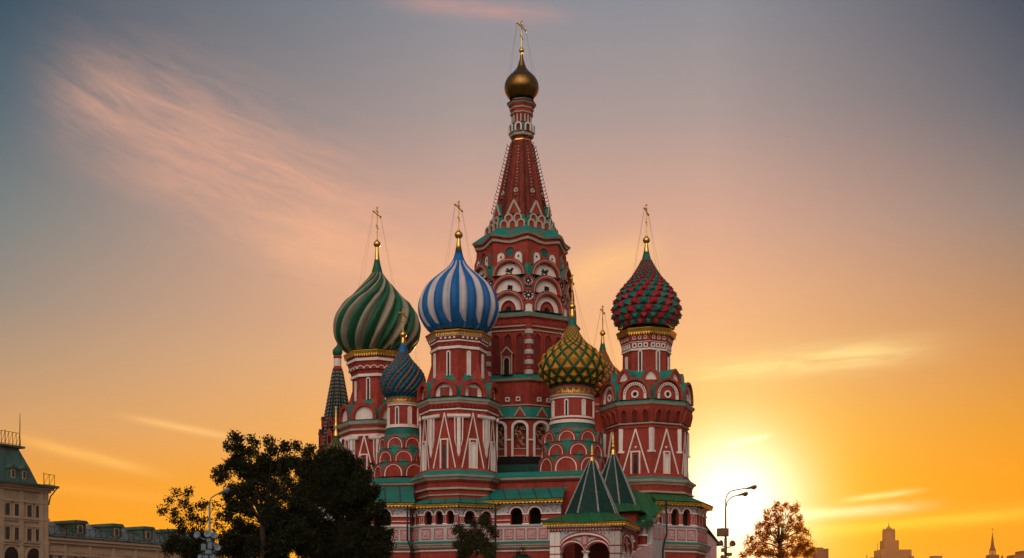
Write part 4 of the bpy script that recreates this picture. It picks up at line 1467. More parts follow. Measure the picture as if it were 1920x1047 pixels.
for y in (609.5, 617.5):
    T.band('string_course', [(y, 98, 'cream'), (y + .3, 105.5 - (y - 609) * .25, 'cream'), (y + 2.5, 105.2 - (y - 609) * .25, 'cream'), (y + 3.5, 98, 'cream')], 8, ro)
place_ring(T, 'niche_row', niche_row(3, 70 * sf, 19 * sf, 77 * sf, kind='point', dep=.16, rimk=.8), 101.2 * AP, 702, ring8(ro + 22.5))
m_ = MB()
y0 = 0
N_ = 5
for k in range(N_):
    q0 = k * 19 * sf
    hq = 10 * sf
    for (a, b, rad, mt) in ((q0, q0 + hq, 8.5 * sf, 'palestone'), (q0 + hq, q0 + 19 * sf, 7 * sf, 'redpaint')):
        ring = lambda h: [(rad * math.sin(t * math.pi / 10), h, rad * math.cos(t * math.pi / 10)) for t in range(20)]
        rs = lambda h, kq: [(x * kq, h, z * kq) for x, _, z in ring(h)]
        m_.loft([rs(a, .8), rs(a + .08, 1), rs(b - .08, 1), rs(b, .8)], mt, smooth=False)
place_ring(T, 'banded_column', m_.mesh('banded_column'), 101, 705, ring8(ro))
dm = MB()
dm.box(-11 * sf, 11 * sf, 0, 38 * sf, -.6, .5, 'redpaint')
dm.prism([(-13 * sf, 37 * sf), (13 * sf, 37 * sf), (0, 54 * sf)], -.8, .55, 'darkred', 'darkred')
dm.strip((-12 * sf, 38 * sf), (0, 51 * sf), .12, .5, .62, 'cream')
dm.strip((12 * sf, 38 * sf), (0, 51 * sf), .12, .5, .615, 'cream')
dm.box(-10.8 * sf, -9 * sf, 0, 37 * sf, .48, .6, 'cream')
dm.box(9 * sf, 10.8 * sf, 0, 37 * sf, .48, .6, 'cream')
o_ = arch(14 * sf, 33 * sf)
i_ = [(x * .72, y * .94) for x, y in o_]
Z = lambda q, zz: [(x, y, zz) for x, y in q]
dm.loft([Z(o_, .48), Z(o_, .58), Z(i_, .58), Z(i_, .51)], 'cream', cap1='dark')
inst('dormer', dm.mesh('dormer'), T.root, FM(ro - 22.5, 101 * AP * T.s, T.zf(703, 101)))
T.band('skirt_roof', [(701, 100, 'teal'), (702, 103, 'teal'), (708.5, 111, 'teal')], 8, ro)
T.band('cornice', [(708, 108, 'cream'), (709, 111.5, 'cream'), (713.5, 109, 'cream'), (715, 104, 'cream')], 8, ro)
place_ring(T, 'window', square_studs(3, 62 * sf, 8.5 * sf, 'glass', frame='white', dep=.12), 104.8 * AP, 754, ring8(ro + 22.5))
place_ring(T, 'niche_row', niche_row(3, 62 * sf, 17 * sf, 30 * sf, kind='point', dep=.08, rimk=.85, fill='brick'), 104.6 * AP, 745, ring8(ro + 22.5))
T.band('string_course', [(758, 100, 'cream'), (758.3, 106, 'cream'), (760.5, 106, 'cream'), (761, 100, 'cream')], 8, ro)
# round arcade of the inner gallery
rg = 112
m_ = MB()
T.prof(m_, [(764, 103, 'teal'), (766, 105, 'teal'), (783, rg + 5, 'teal')], 18, 8)
T.sub('skirt_roof', m_)
sg = (T.Y - rg * T.s) / F
T.band('string_course', [(782.5, rg, 'cream'), (783.3, rg + 5.3, 'cream'), (785.5, rg + 5, 'cream'), (786.5, rg, 'cream')], 18, 8)
g = MB()
g.prism([(-10.5 * sg, 0), (10.5 * sg, 0), (0, 17 * sg)], -1.0, .25, 'redpaint', 'teal')
g.strip((-10.5 * sg, 0), (0, 17 * sg), .12, .24, .3, 'cream')
g.strip((10.5 * sg, 0), (0, 17 * sg), .12, .24, .295, 'cream')
g = g.mesh('gable')
aw = 2 * rg * T.s * math.sin(R(10))


def arcade_bay(mb_, x0, x1, y0, y1, ow, oh, dep, mats, back=None, rim=None, cx=None):
    """a piece of wall with one arched opening through it"""
    cx = (x0 + x1) / 2 if cx is None else cx
    o_ = [(x + cx, y + y0) for x, y in arch(ow, oh, 'round', 12)]
    out_ = []
    for i, (x, y) in enumerate(o_):
        if i == 0:
            out_.append((x1, y0))
        elif i == len(o_) - 1:
            out_.append((x0, y0))
        else:
            t = (i - 1) / 12
            if t <= .25:
                out_.append((x1, y0 + (oh - ow / 2) + (y1 - y0 - oh + ow / 2) * min(1, t / .25)))
            elif t < .75:
                out_.append((x1 + (x0 - x1) * (t - .25) / .5, y1))
            else:
                out_.append((x0, y1 + (y0 + oh - ow / 2 - y1) * (t - .75) / .25))
    Z = lambda q, zz: [(x, y, zz) for x, y in q]
    mb_.loft([Z(out_, 0), Z(o_, 0), Z(o_, -dep)], [mats[0], mats[1]], closed=False)
    if rim:
        a = [(cx + (x - cx) * 1.0, y) for x, y in o_]
        b = [(cx + (x - cx) * (1 + 2 * rim[0] / ow), y0 + (y - y0) * (1 + rim[0] / oh)) for x, y in o_]
        mb_.loft([Z(a, 0), Z(a, rim[1]), Z(b, rim[1]), Z(b, 0)], rim[2], closed=False)
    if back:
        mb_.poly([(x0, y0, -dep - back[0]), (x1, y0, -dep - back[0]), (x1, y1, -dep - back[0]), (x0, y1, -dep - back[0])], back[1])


b = MB()
arcade_bay(b, -aw / 2, aw / 2, 0, 70 * sg, 24 * sg, 64 * sg, .5, ('brick', 'white'), back=(.7, 'dark'), rim=(4.2 * sg, .12, 'white'))
b.box(-aw / 2, -aw / 2 + 5 * sg, 30 * sg, 33 * sg, 0, .15, 'white')
b.box(aw / 2 - 5 * sg, aw / 2, 30 * sg, 33 * sg, 0, .15, 'white')
# balustrade panel and grille in the opening
b.box(-11 * sg, 11 * sg, 0, 17 * sg, -.42, -.2, 'redpaint')
b.strip((-11 * sg, 15.5 * sg), (11 * sg, 15.5 * sg), .1, -.2, -.1, 'cream')
b.strip((-11 * sg, 2 * sg), (11 * sg, 2 * sg), .1, -.2, -.1, 'cream')
rnd = random.Random(3)
for _ in range(26):
    x, y = rnd.uniform(-9, 9) * sg, rnd.uniform(19, 58) * sg
    a = rnd.uniform(0, 3.1)
    b.strip((x - .14 * math.cos(a), y - .14 * math.sin(a)), (x + .14 * math.cos(a), y + .14 * math.sin(a)), .05, -.35, -.3 + .001 * _, 'cream')
b = b.mesh('arcade_bay')
for k in range(18):
    az = (8 + 10 + 20 * k + 180) % 360 - 180
    if abs(az) > 75:
        continue
    ad = rg * T.s * math.cos(R(10))
    inst('gable', g, T.root, FM(az, ad + .05, T.zf(782, rg)))
    inst('arcade_bay', b, T.root, FM(az, ad, T.zf(857, rg)))
T.band('parapet', [(856, 100, 'darkred'), (856.5, rg + 2, 'dark'), (866, rg + 2.5, 'dark'), (900, rg + 2, 'dark')], 18, 8)

# ================================================================== gallery, podium, porches
Z_BASE, Z_SILL = 8.75, 10.97
body = empty('podium', (0, 0, 0), cathedral)
body.location = (0, 0, 0)


def run_frame(p0, p1):
    """frame on a straight wall from p0 (left) to p1 (right) seen from outside; relative to the cathedral's own origin"""
    d = Vector((p1[0] - p0[0], p1[1] - p0[1], 0))
    L = d.length
    d.normalize()
    n = Vector((d.y, -d.x, 0))
    c = Vector(((p0[0] + p1[0]) / 2, (p0[1] + p1[1]) / 2 - 120, 0))
    return Matrix(((d.x, 0, n.x, c.x), (d.y, 0, n.y, c.y), (0, 1, 0, 0), (0, 0, 0, 1))), L


def part(name, mb, M=None, parent=cathedral, label=None):
    o = mb.build(name, parent, M)
    if label:
        o['label'] = label
    return o


def Zc(q, z):
    return [(x, y, z) for x, y in q]


def gallery(p0, p1, nar, ztop, roof_in, zroof, aw=None, ah=None, npan=4, lab=None, margin=0.0, roof='tealseam', arcs=None, base_arch=False, fringe_mat='goldleaf', skew=(0, 0), deep=1.1):
    """one straight stretch of the raised gallery: wall, cornice, parapet with panels, arcade, valance, lean-to roof"""
    M, L = run_frame(p0, p1)
    h = L / 2
    w_ = MB()
    w_.box(-h, h, 0, Z_BASE, -.6, 0, 'brick')
    w_.box(-h, h, 9.5, 10.85, -.6, .16, 'palestone')
    root = part('gallery_wall', w_, M, label=lab)
    sb = lambda name, m_, MM=None: m_.build(name, root, MM)
    m_ = MB()
    prof = [(0, 8.55), (.12, 8.6), (.15, 8.72), (.10, 8.76), (.12, 8.80), (.30, 8.95), (.32, 9.08), (.42, 9.12), (.46, 9.25), (.52, 9.3), (.52, 9.36), (.16, 9.5)]
    mats = ['white', 'white', 'darkred', 'redpaint', 'cream', 'cream', 'cream', 'cream', 'cream', 'teal', 'teal']
    A = [[(-h - d_ * .41, z, d_), (h + d_ * .41, z, d_)] for d_, z in prof]
    m_.loft(A, mats, closed=False)
    sb('cornice', m_)
    m_ = MB()
    m_.box(-h - .08, h + .08, 10.83, Z_SILL, -.6, .26, 'palestone')
    sb('sill', m_)
    pw = L / npan
    pn = MB()
    q = min(pw * .40, .44)
    pn.loft([Zc([(-q, 0), (q, 0), (q, .96), (-q, .96)], -.02), Zc([(-q, 0), (q, 0), (q, .96), (-q, .96)], .05), Zc([(-q + .08, .08), (q - .08, .08), (q - .08, .88), (-q + .08, .88)], .05),
             Zc([(-q + .08, .08), (q - .08, .08), (q - .08, .88), (-q + .08, .88)], .015)], 'pink', cap1='pinkpale')
    k = q * .45
    pn.loft([Zc([(-k, .48 - k), (k, .48 - k), (k, .48 + k), (-k, .48 + k)], .012), Zc([(-k, .48 - k), (k, .48 - k), (k, .48 + k), (-k, .48 + k)], .06)], 'pink', cap1='pinkpale')
    pm = pn.mesh('panel')
    for i in range(npan):
        inst('panel', pm, root, Matrix.Translation((-h + pw * (i + .5), 9.66, .165)))
    # arcade
    arcs = arcs or [(-h + margin + (L - 2 * margin) * (i + .5) / nar) for i in range(nar)]
    zs_ = Z_SILL
    za = ztop - .42
    aw = aw or (L - 2 * margin) / nar * .62
    ah = ah or (za - zs_ - .12)
    edges = [-h] + [(a + b_) / 2 for a, b_ in zip(arcs, arcs[1:])] + [h]
    if len(arcs) > 1:
        edges[0] = max(-h, arcs[0] - (arcs[1] - arcs[0]) / 2)
        edges[-1] = min(h, arcs[-1] + (arcs[1] - arcs[0]) / 2)
    m_ = MB()
    sp = ah - aw / 2
    for i, c_ in enumerate(arcs):
        x0, x1 = edges[i], edges[i + 1]
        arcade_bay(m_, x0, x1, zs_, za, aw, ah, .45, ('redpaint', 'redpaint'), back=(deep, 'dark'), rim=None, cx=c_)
    for x0, x1 in ((-h, edges[0]), (edges[-1], h)):
        if x1 - x0 > .02:
            m_.box(x0, x1, zs_, za, -.45, 0, 'redpaint')
    sb('arcade', m_)
    # white painted spandrels over the arches, impost mouldings and pillar faces
    m_ = MB()
    for i, c_ in enumerate(arcs):
        x0, x1 = edges[i], edges[i + 1]
        o_ = [(x + c_, y + zs_) for x, y in arch(aw, ah, 'round', 12)][1:-1]
        out_ = []
        y0 = zs_ + sp
        for j, (x, y) in enumerate(o_):
            t = j / 12
            out_.append((x1, y0 + (za - y0) * min(1, t / .25)) if t <= .25 else ((x1 + (x0 - x1) * (t - .25) / .5, za) if t < .75 else (x0, y0 + (za - y0) * (1 - t) / .25)))
        m_.loft([Zc(out_, .0), Zc(out_, .05), Zc(o_, .05), Zc(o_, -.02)], 'floral', closed=False)
    for x0, x1 in ((-h, edges[0]), (edges[-1], h)):
        if x1 - x0 > .02:
            m_.box(x0, x1, zs_ + sp, za, 0, .05, 'floral')
    m_.box(-h, h, za, za + .1, -.45, .12, 'white')
    sb('frieze', m_)
    am = MB()
    o_ = arch(aw + .02, ah + .01, 'round', 12)[1:-1]
    q_ = [(x * (1 + .26 / aw), y + .14 * max(0, (y - sp)) / (aw / 2)) for x, y in o_]
    r_ = [(x * (1 + .40 / aw), y + .21 * max(0, (y - sp)) / (aw / 2)) for x, y in o_]
    am.loft([Zc(o_, .0), Zc(o_, .12), Zc(q_, .12), Zc(q_, .09)], 'white', closed=False)
    am.loft([Zc(q_, .09), Zc(r_, .09), Zc(r_, .0)], 'redpaint', closed=False)
    am = am.mesh('arch_moulding')
    for c_ in arcs:
        inst('arch_moulding', am, root, Matrix.Translation((c_, zs_, .01)))
    piers = []
    ee = [-h] + [None] * 0
    gaps = [(-h, arcs[0] - aw / 2)] + [(a + aw / 2, b_ - aw / 2) for a, b_ in zip(arcs, arcs[1:])] + [(arcs[-1] + aw / 2, h)]
    for x0, x1 in gaps:
        if x1 - x0 < .12:
            continue
        m_ = MB()
        m_.box(x0, x1, zs_ + sp - .05, zs_ + sp + .06, -.2, .13, 'white')
        m_.box(x0, x1, zs_ + .0, zs_ + .12, -.2, .10, 'white')
        if x1 - x0 < .9:
            cw = (x1 - x0) * .28
            xm = (x0 + x1) / 2
            m_.box(xm - cw, xm + cw, zs_ + .2, zs_ + sp - .12, 0, .06, 'pinkpale')
            m_.box(xm - cw * .45, xm + cw * .45, zs_ + .28, zs_ + sp - .2, .05, .09, 'redpaint')
        else:
            m_.box(x0, x1, zs_ + sp * .42, zs_ + sp * .42 + .07, 0, .08, 'white')
        sb('pier_moulding', m_)
    # gilded valance and roof
    m_ = MB()
    zt = ztop + .02
    e = .62
    x0, x1 = -h - e * .35 + skew[0], h + e * .35 + skew[1]
    N_ = max(6, int(L / .28))
    for i in range(N_):
        a, b_ = x0 + (x1 - x0) * i / N_, x0 + (x1 - x0) * (i + 1) / N_
        c_ = (a + b_) / 2
        m_.poly([(a, zt - .2, e - .03), (b_, zt - .2, e - .03), (b_, zt, e), (a, zt, e)], fringe_mat)
        m_.poly([(a, zt - .2, e - .03), (c_, zt - .36, e - .02), (b_, zt - .2, e - .03)], fringe_mat)
        m_.poly([(a + .04, zt - .18, e - .01), (c_, zt - .05, e + .03), (b_ - .04, zt - .18, e - .01)], fringe_mat)
    sb('gold_fringe', m_)
    m_ = MB()
    ri, ro_ = -roof_in, e + .06
    m_.loft([[(x0 - .02, zt + .0, e - .02), (x1 + .02, zt, e - .02)], [(x0 - .05, zt + .07, ro_), (x1 + .05, zt + .07, ro_)], [(x0 - .05, zt + .12, ro_), (x1 + .05, zt + .12, ro_)],
             [(-h + skew[0] - (0 if skew[0] else 0), (zt + zroof) / 2 + .06, (ri + ro_) / 2), (h + skew[1] * .6, (zt + zroof) / 2 + .06, (ri + ro_) / 2)],
             [(-h + roof_in * .41 if not skew[0] else -h + skew[0], zroof, ri), (h - roof_in * .41 if not skew[1] else h + skew[1] * .3, zroof, ri)]], roof, closed=False)
    m_.loft([[(x0, zt + .0, e - .02), (x1, zt, e - .02)], [(x0, zt, -.5), (x1, zt, -.5)]], 'dark', closed=False)
    sb('lean_to_roof', m_)
    return root, M, L


def octo(px, Y, rpx, ro, k):
    s_ = Y / F
    a = R(ro + 45 * k)
    return (wx(px, Y) + rpx * s_ * math.sin(a), Y - rpx * s_ * math.cos(a))


# gallery round the foot of the blue tower
zt1 = 12.72
for k, (nar, npan) in {-2: (3, 4), -1: (3, 3), 0: (2, 3), 1: (2, 3)}.items():
    gallery(octo(860, 116, 98, 2.5, k), octo(860, 116, 98, 2.5, k + 1), nar, zt1, 1.15, 13.45, npan=npan, roof='tealseam', margin=.25, deep=.18)
# left stretch, half hidden by trees
pL0, pL1 = (wx(600, 113.5), 113.5), (wx(768, 113.2), 113.2)
gallery(pL0, pL1, 4, 12.95, 3.4, 14.9, aw=1.5, ah=1.62, npan=9, lab='left stretch of the gallery beside the trees', skew=(0, .3), arcs=[-2.3, -.2, 1.9 - .3], roof='tealseam')
# right stretch, between the blue tower and the porch
pR0, pR1 = (wx(924, 112.6), 112.6), (wx(1052, 110.8), 110.8)
gallery(pR0, pR1, 2, 13.12, 2.3, 14.45, aw=1.12, ah=1.5, npan=6, lab='gallery stretch between the blue tower and the porch', arcs=[-.93, .78], roof='tealseam', skew=(-.8, .1))
# round the foot of the red and green tower
for k in (0, 1, 2):
    gallery(octo(1212, 117.5, 112, 1, k), octo(1212, 117.5, 112, 1, k + 1), 3, 13.0, 1.4, 13.95, npan=4, roof='greenroof', margin=.35, deep=.25, lab='gallery bay below the studded tower, lit by the low sun' if k == 1 else None)

# inner podium that carries the towers
def podium_run(p0, p1, ztop, over=.55):
    M, L = run_frame(p0, p1)
    h = L / 2
    m_ = MB()
    m_.box(-h, h, 0, ztop - .3, -1.0, 0, 'brick')
    root = part('podium_wall', m_, M)
    m_ = MB()
    m_.loft([[(-h, ztop - .75, 0), (h, ztop - .75, 0)], [(-h, ztop - .7, .1), (h, ztop - .7, .1)], [(-h, ztop - .55, .2), (h, ztop - .55, .2)], [(-h, ztop - .5, .32), (h, ztop - .5, .32)],
             [(-h, ztop - .28, .42), (h, ztop - .28, .42)]], ['redpaint', 'redpaint', 'cream', 'cream'], closed=False)
    m_.build('cornice', root)
    m_ = MB()
    m_.loft([[(-h, ztop - .28, .44), (h, ztop - .28, .44)], [(-h, ztop - .24, .46), (h, ztop - .24, .46)], [(-h, ztop + .28, -.5), (h, ztop + .28, -.5)], [(-h, ztop + .3, -4.5), (h, ztop + .3, -4.5)]], 'teal', closed=False)
    m_.build('eaves_roof', root)


podium_run((wx(640, 118.5), 118.5), (wx(800, 117.2), 117.2), 15.6)
podium_run((wx(915, 115.3), 115.3), (wx(1112, 112.9), 112.9), 15.75)
podium_run((wx(1108, 113.3), 113.3), (wx(1165, 115.5), 115.5), 15.75)
# dark netting-covered roof behind the parapet, under the arcade
m_ = MB()
a0, a1, a2, a3 = (wx(905, 117.5), -2.2), (wx(1050, 116.0), -4.2), (wx(1040, 119.5), -.5), (wx(915, 120.5), .5)
m_.loft([[(a0[0], a0[1], 15.9), (a1[0], a1[1], 15.9), (a2[0], a2[1], 15.9), (a3[0], a3[1], 15.9)], [(a0[0] + .3, a0[1] + .3, 17.0), (a1[0] - .3, a1[1] + .3, 17.0), (a2[0], a2[1], 17.4), (a3[0], a3[1], 17.4)]], 'slate', cap1='slate')
part('inner_roof', m_)
# core mass so no sky shows between the towers low down
m_ = MB()
m_.prism([(wx(650, 121), 1.5), (wx(905, 117), -1.5), (wx(1130, 115), -2.5), (wx(1265, 121), 1.5), (wx(1230, 136), 16), (wx(700, 136), 16)], 0, 15.6, 'brick')
part('core_wall', m_)

# the big sunk archway under the right stretch
M, L = run_frame(pR0, pR1)
m_ = MB()
o_ = arch(3.35, 8.35, 'round', 20)
q_ = [(x * 1.10, y + (.17 if i not in (0, len(o_) - 1) else 0)) for i, (x, y) in enumerate(o_)]
m_.loft([Zc(q_, .0), Zc(q_, .12), Zc(o_, .12), Zc(o_, .02)], ['redpaint', 'redpaint', 'darkred'], cap1='dometeal')
for i in range(9):
    a = math.pi * (i + .5) / 9
    m_.strip((0, 6.7), (1.55 * math.cos(a), 6.7 + 1.55 * math.sin(a)), .07, .02, .08 + .002 * i, 'black')
rnd = random.Random(5)
for i in range(34):
    a, rr = rnd.uniform(0, 3.14), rnd.uniform(.3, 1.3)
    x, y = rr * math.cos(a), 6.7 + rr * math.sin(a)
    b_ = rnd.uniform(0, 3.14)
    m_.strip((x - .2 * math.cos(b_), y - .2 * math.sin(b_)), (x + .2 * math.cos(b_), y + .2 * math.sin(b_)), .05, .05, .1 + .002 * i, 'black')
part('archway', m_, M @ Matrix.Translation((-.42, 0, .0)))


# ------------------------------------------------------------------ porches with tent roofs
def tent(px, Y, zb, rbase, zt, ztip, ro, label=None, parent=cathedral, skirt=2.95, rot=-16, zs_=None):
    X = wx(px, Y)
    M = Matrix.Translation((X, Y - 120, 0))
    m_ = MB()
    pr = [(rbase * 1.02, zb, 'slate'), (rbase, zb + .1, 'slate'), (.18, zt, 'slate')]
    m_.sweep(pr, 8, ro)
    root = part('porch_tent_roof', m_, M, parent, label)
    for k in range(8):
        a = R(ro + 45 * k)
        if abs((ro + 45 * k + 180) % 360 - 180) > 110:
            continue
        r_ = MB()
        r_.tube([cyl(rbase + .03, a, zb + .08), cyl((rbase + .2) / 2 + .03, a, (zb + zt) / 2 + .05), cyl(.2, a, zt)], [.075, .06, .045], 6, 'stonerib', smooth=False)
        r_.build('tent_rib', root)
    m_ = MB()
    h = zt
    prof = [(.30, 0), (.30, .10), (.20, .16), (.24, .3), (.10, .42), (.09, .5), (.17, .6), (.19, .68), (.12, .78), (.08, .85), (.14, .95), (.10, 1.05), (.06, 1.15), (.10, 1.25), (.05, 1.35), (.07, 1.5), (.03, 1.62), (.01, 1.9)]
    k_ = (ztip - zt + .1) / 1.9
    m_.sweep([(r, h - .1 + z * k_, 'gold') for r, z in prof], 12, smooth=True)
    m_.build('finial', root)
    return root, X


material('stonerib', (0.27, 0.28, 0.25), 0.75, var=0.55, scale=9)
PORCH = R(-16)
u_ = Vector((math.cos(PORCH), math.sin(PORCH), 0))       # along the front, to the right
n_ = Vector((math.sin(PORCH), -math.cos(PORCH), 0))      # outwards
W = 5.75
pl = Vector((wx(1031, 101.7), 101.7, 0))
corner = [pl, pl + u_ * W, pl + u_ * W - n_ * W, pl - n_ * W]


def porch_face(c0, c1, zt, lab=None, lod=True):
    """front or side of the porch: corner piers, twin arches with a hanging pendant under one wide arch"""
    M, L = run_frame(c0, c1)
    h = L / 2
    pier = .84
    m_ = MB()
    for sg in (-1, 1):
        x0, x1 = (-h, -h + pier) if sg < 0 else (h - pier, h)
        m_.box(x0, x1, 0, zt, -pier, 0, 'white')
    root = part('porch_wall', m_, M, label=lab)
    sb = lambda nm, mm, MM=None: mm.build(nm, root, MM)
    for sg in (-1, 1):
        x0, x1 = (-h, -h + pier) if sg < 0 else (h - pier, h)
        for z0, z1, d_, mt in ((zt - .22, zt - .1, .05, 'redpaint'), (zt - 1.42, zt - 1.34, .03, 'redpaint'), (zt - 2.05, zt - 1.97, .03, 'redpaint'), (zt - 2.75, zt - 2.5, .14, 'redpaint'), (zt - 2.5, zt - 2.42, .18, 'white'), (zt - 5.0, zt - 4.8, .1, 'redpaint')):
            m_ = MB()
            m_.box(x0 - (d_ if sg < 0 else 0), x1 + (d_ if sg > 0 else 0) + (0 if sg > 0 else d_ * .5), z0, z1, -pier * .98, d_, mt)
            sb('pier_moulding', m_)
        m_ = MB()
        xm = (x0 + x1) / 2
        m_.box(xm - .02, xm + .02, zt - 2.42, zt - .25, 0, .02, 'cream')
        sb('joint', m_)
        m_ = MB()
        m_.box(x0 + .14, x1 - .14, zt - 4.6, zt - 2.95, 0, .05, 'pinkpale')
        sb('panel', m_)
    ow = L - 2 * pier
    # wall above the arches: wide segmental arch band, painted spandrels, twin arches
    n = 28
    half = ow / 2
    crown, spring = zt - .22, zt - 1.4
    big = [(half * math.cos(math.pi * i / n), spring + (crown - spring) * math.sin(math.pi * i / n) ** .9) for i in range(n + 1)]
    sm_w = ow / 2
    sub_ = []
    for i in range(n + 1):
        x = big[i][0]
        xl = x + (sm_w / 2 if x < 0 else -sm_w / 2)
        r = sm_w / 2 - .07
        yy = (spring - .50) + math.sqrt(max(0, 1 - (xl / r) ** 2)) * .78
        sub_.append((x, min(yy, big[i][1] - .02)))
    top = [(x, zt - .12) for x, _ in big]
    m_ = MB()
    m_.loft([Zc(top, -.06), Zc(big, -.06)], 'floral', closed=False)
    m_.loft([Zc(big, -.12), Zc(sub_, -.12), Zc(sub_, -.7)], ['floral', 'white'], closed=False)
    sb('frieze', m_)
    for off, wd, mt, dd in ((.0, .10, 'redpaint', .06), (.10, .16, 'white', .03), (.26, .07, 'redpaint', .05)):
        m_ = MB()
        a = [(x, y - off) for x, y in big]
        b_ = [(x, y - off - wd) for x, y in big]
        m_.loft([Zc(a, -.12), Zc(a, dd), Zc(b_, dd), Zc(b_, -.12)], mt, closed=False)
        sb('arch_moulding', m_)
    for off, wd, mt, dd in ((-.30, .10, 'redpaint', .0), (-.20, .12, 'white', -.04), (-.08, .08, 'redpaint', .0)):
        m_ = MB()
        a = [(x, y - off) for x, y in sub_]
        b_ = [(x, y - off - wd) for x, y in sub_]
        m_.loft([Zc(a, -.14), Zc(a, dd), Zc(b_, dd), Zc(b_, -.14)], mt, closed=False)
        sb('arch_moulding', m_)
    m_ = MB()
    m_.box(-.24, .24, spring + .05, crown - .34, -.13, -.02, 'pink')
    m_.box(-.15, .15, spring + .13, crown - .42, -.03, .02, 'pinkpale')
    sb('panel', m_)
    # hanging pendant
    m_ = MB()
    zc = spring - .50
    m_.sweep([(.34, zc + .14, 'white'), (.34, zc + .02, 'white'), (.22, zc - .04, 'white'), (.17, zc - .3, 'white'), (.27, zc - .42, 'white'), (.2, zc - .52, 'white'), (.1, zc - .75, 'white'), (.02, zc - .85, 'white')], 8, 0, ctr=(0, 0))
    o = m_.build('pendant', root, Matrix(((1, 0, 0, 0), (0, 0, 1, 0), (0, -1, 0, -.4), (0, 0, 0, 1))))
    # stepped cornice and valance
    m_ = MB()
    for z0, z1, d_, mt in ((zt - .12, zt + .02, .1, 'white'), (zt + .02, zt + .12, .18, 'redpaint'), (zt + .12, zt + .24, .24, 'white')):
        m_.box(-h - d_, h + d_, z0, z1, -.8, d_, mt)
    for i in range(24):
        x = -h + L * (i + .5) / 24
        m_.box(x - .06, x + .06, zt - .12, zt - .02, .1, .15, 'redpaint')
    sb('cornice', m_)
    m_ = MB()
    e = .5
    x0, x1 = -h - e, h + e
    N_ = 30
    zf_ = zt + .5
    for i in range(N_):
        a, b_ = x0 + (x1 - x0) * i / N_, x0 + (x1 - x0) * (i + 1) / N_
        c_ = (a + b_) / 2
        m_.poly([(a, zf_ - .18, e - .03), (b_, zf_ - .18, e - .03), (b_, zf_, e), (a, zf_, e)], 'goldleaf')
        m_.poly([(a, zf_ - .18, e - .03), (c_, zf_ - .36, e - .02), (b_, zf_ - .18, e - .03)], 'goldleaf')
        m_.poly([(a + .03, zf_ - .17, e), (c_, zf_ - .03, e + .04), (b_ - .03, zf_ - .17, e)], 'goldleaf')
    sb('gold_fringe', m_)
    return root


ZP = 9.75
porch_face((corner[0].x, corner[0].y), (corner[1].x, corner[1].y), ZP, 'white porch front with twin arches')
porch_face((corner[1].x, corner[1].y), (corner[2].x, corner[2].y), ZP, 'side of the white porch, turned away')
cen = (corner[0] + corner[2]) / 2
# dark inside of the porch
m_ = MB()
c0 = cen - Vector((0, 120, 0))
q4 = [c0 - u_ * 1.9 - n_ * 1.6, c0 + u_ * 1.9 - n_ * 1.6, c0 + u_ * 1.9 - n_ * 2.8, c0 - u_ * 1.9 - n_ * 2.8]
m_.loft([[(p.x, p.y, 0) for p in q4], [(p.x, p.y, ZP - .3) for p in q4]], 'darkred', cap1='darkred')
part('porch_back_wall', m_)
root, X_ = tent(1110, 103.6, 11.0, 2.22, 15.62, 16.95, 10, 'nearer dark green tent roof over the porch')


def eave_roof(center, half, z0, z1, inner, rot, mat='greenroof', parent=cathedral, wav=.14, nm='porch_eaves_roof'):
    """square swept roof from the eaves up to the foot of the tent"""
    m_ = MB()
    ua = Vector((math.cos(rot), math.sin(rot), 0))
    na = Vector((math.sin(rot), -math.cos(rot), 0))
    N_ = 12
    rings = []
    for k, (hf, z, rd) in enumerate(((half - .05, z0 - .02, 0), (half, z0, 0), (half, z0 + .06, 0), (half * .86 + inner * .14, z0 + (z1 - z0) * .22, .1), (half * .55 + inner * .45, z0 + (z1 - z0) * .55, .5), (inner, z1, 1))):
        ring = []
        for s_ in range(4):
            for i in range(N_):
                t = -1 + 2 * i / N_
                d_, tt = ((-na, ua), (ua, na), (na, -ua), (-ua, -na))[s_]
                p = d_ * hf - tt * (-t) * hf if False else d_ * hf + tt * t * hf
                c_ = p.normalized() * inner * 1.0
                L_ = p.length
                q_ = p * (1 - rd) + p.normalized() * hf * rd
                dz = wav * math.cos(math.pi * t) * (1 - abs(rd)) if 0 < k < 5 else 0
                ring.append((center.x + q_.x, center.y - 120 + q_.y, z - dz * .6))
        rings.append(ring)
    m_.loft(rings, mat, cap0='dark')
    return part(nm, m_, None, parent)


eave_roof(cen, W / 2 + .58, ZP + .52, 11.12, 2.1, PORCH)
# second tent, higher and farther back, over the head of the stairs
cen2 = Vector((wx(1149.5, 111), 111, 0))
tent(1149.5, 111, 12.45, 2.22, 17.15, 19.1, 10, 'farther dark green tent roof, partly behind the nearer one')
eave_roof(cen2, 3.1, 11.75, 12.6, 2.1, PORCH)
m_ = MB()
q4 = [cen2 + Vector((0, -120, 0)) + a * u_ + b_ * n_ for a, b_ in ((-2.5, 2.5), (2.5, 2.5), (2.5, -2.5), (-2.5, -2.5))]
m_.loft([[(p.x, p.y, 0) for p in q4], [(p.x, p.y, 11.8) for p in q4]], 'brick', cap1='dark')
part('stair_hall_wall', m_)

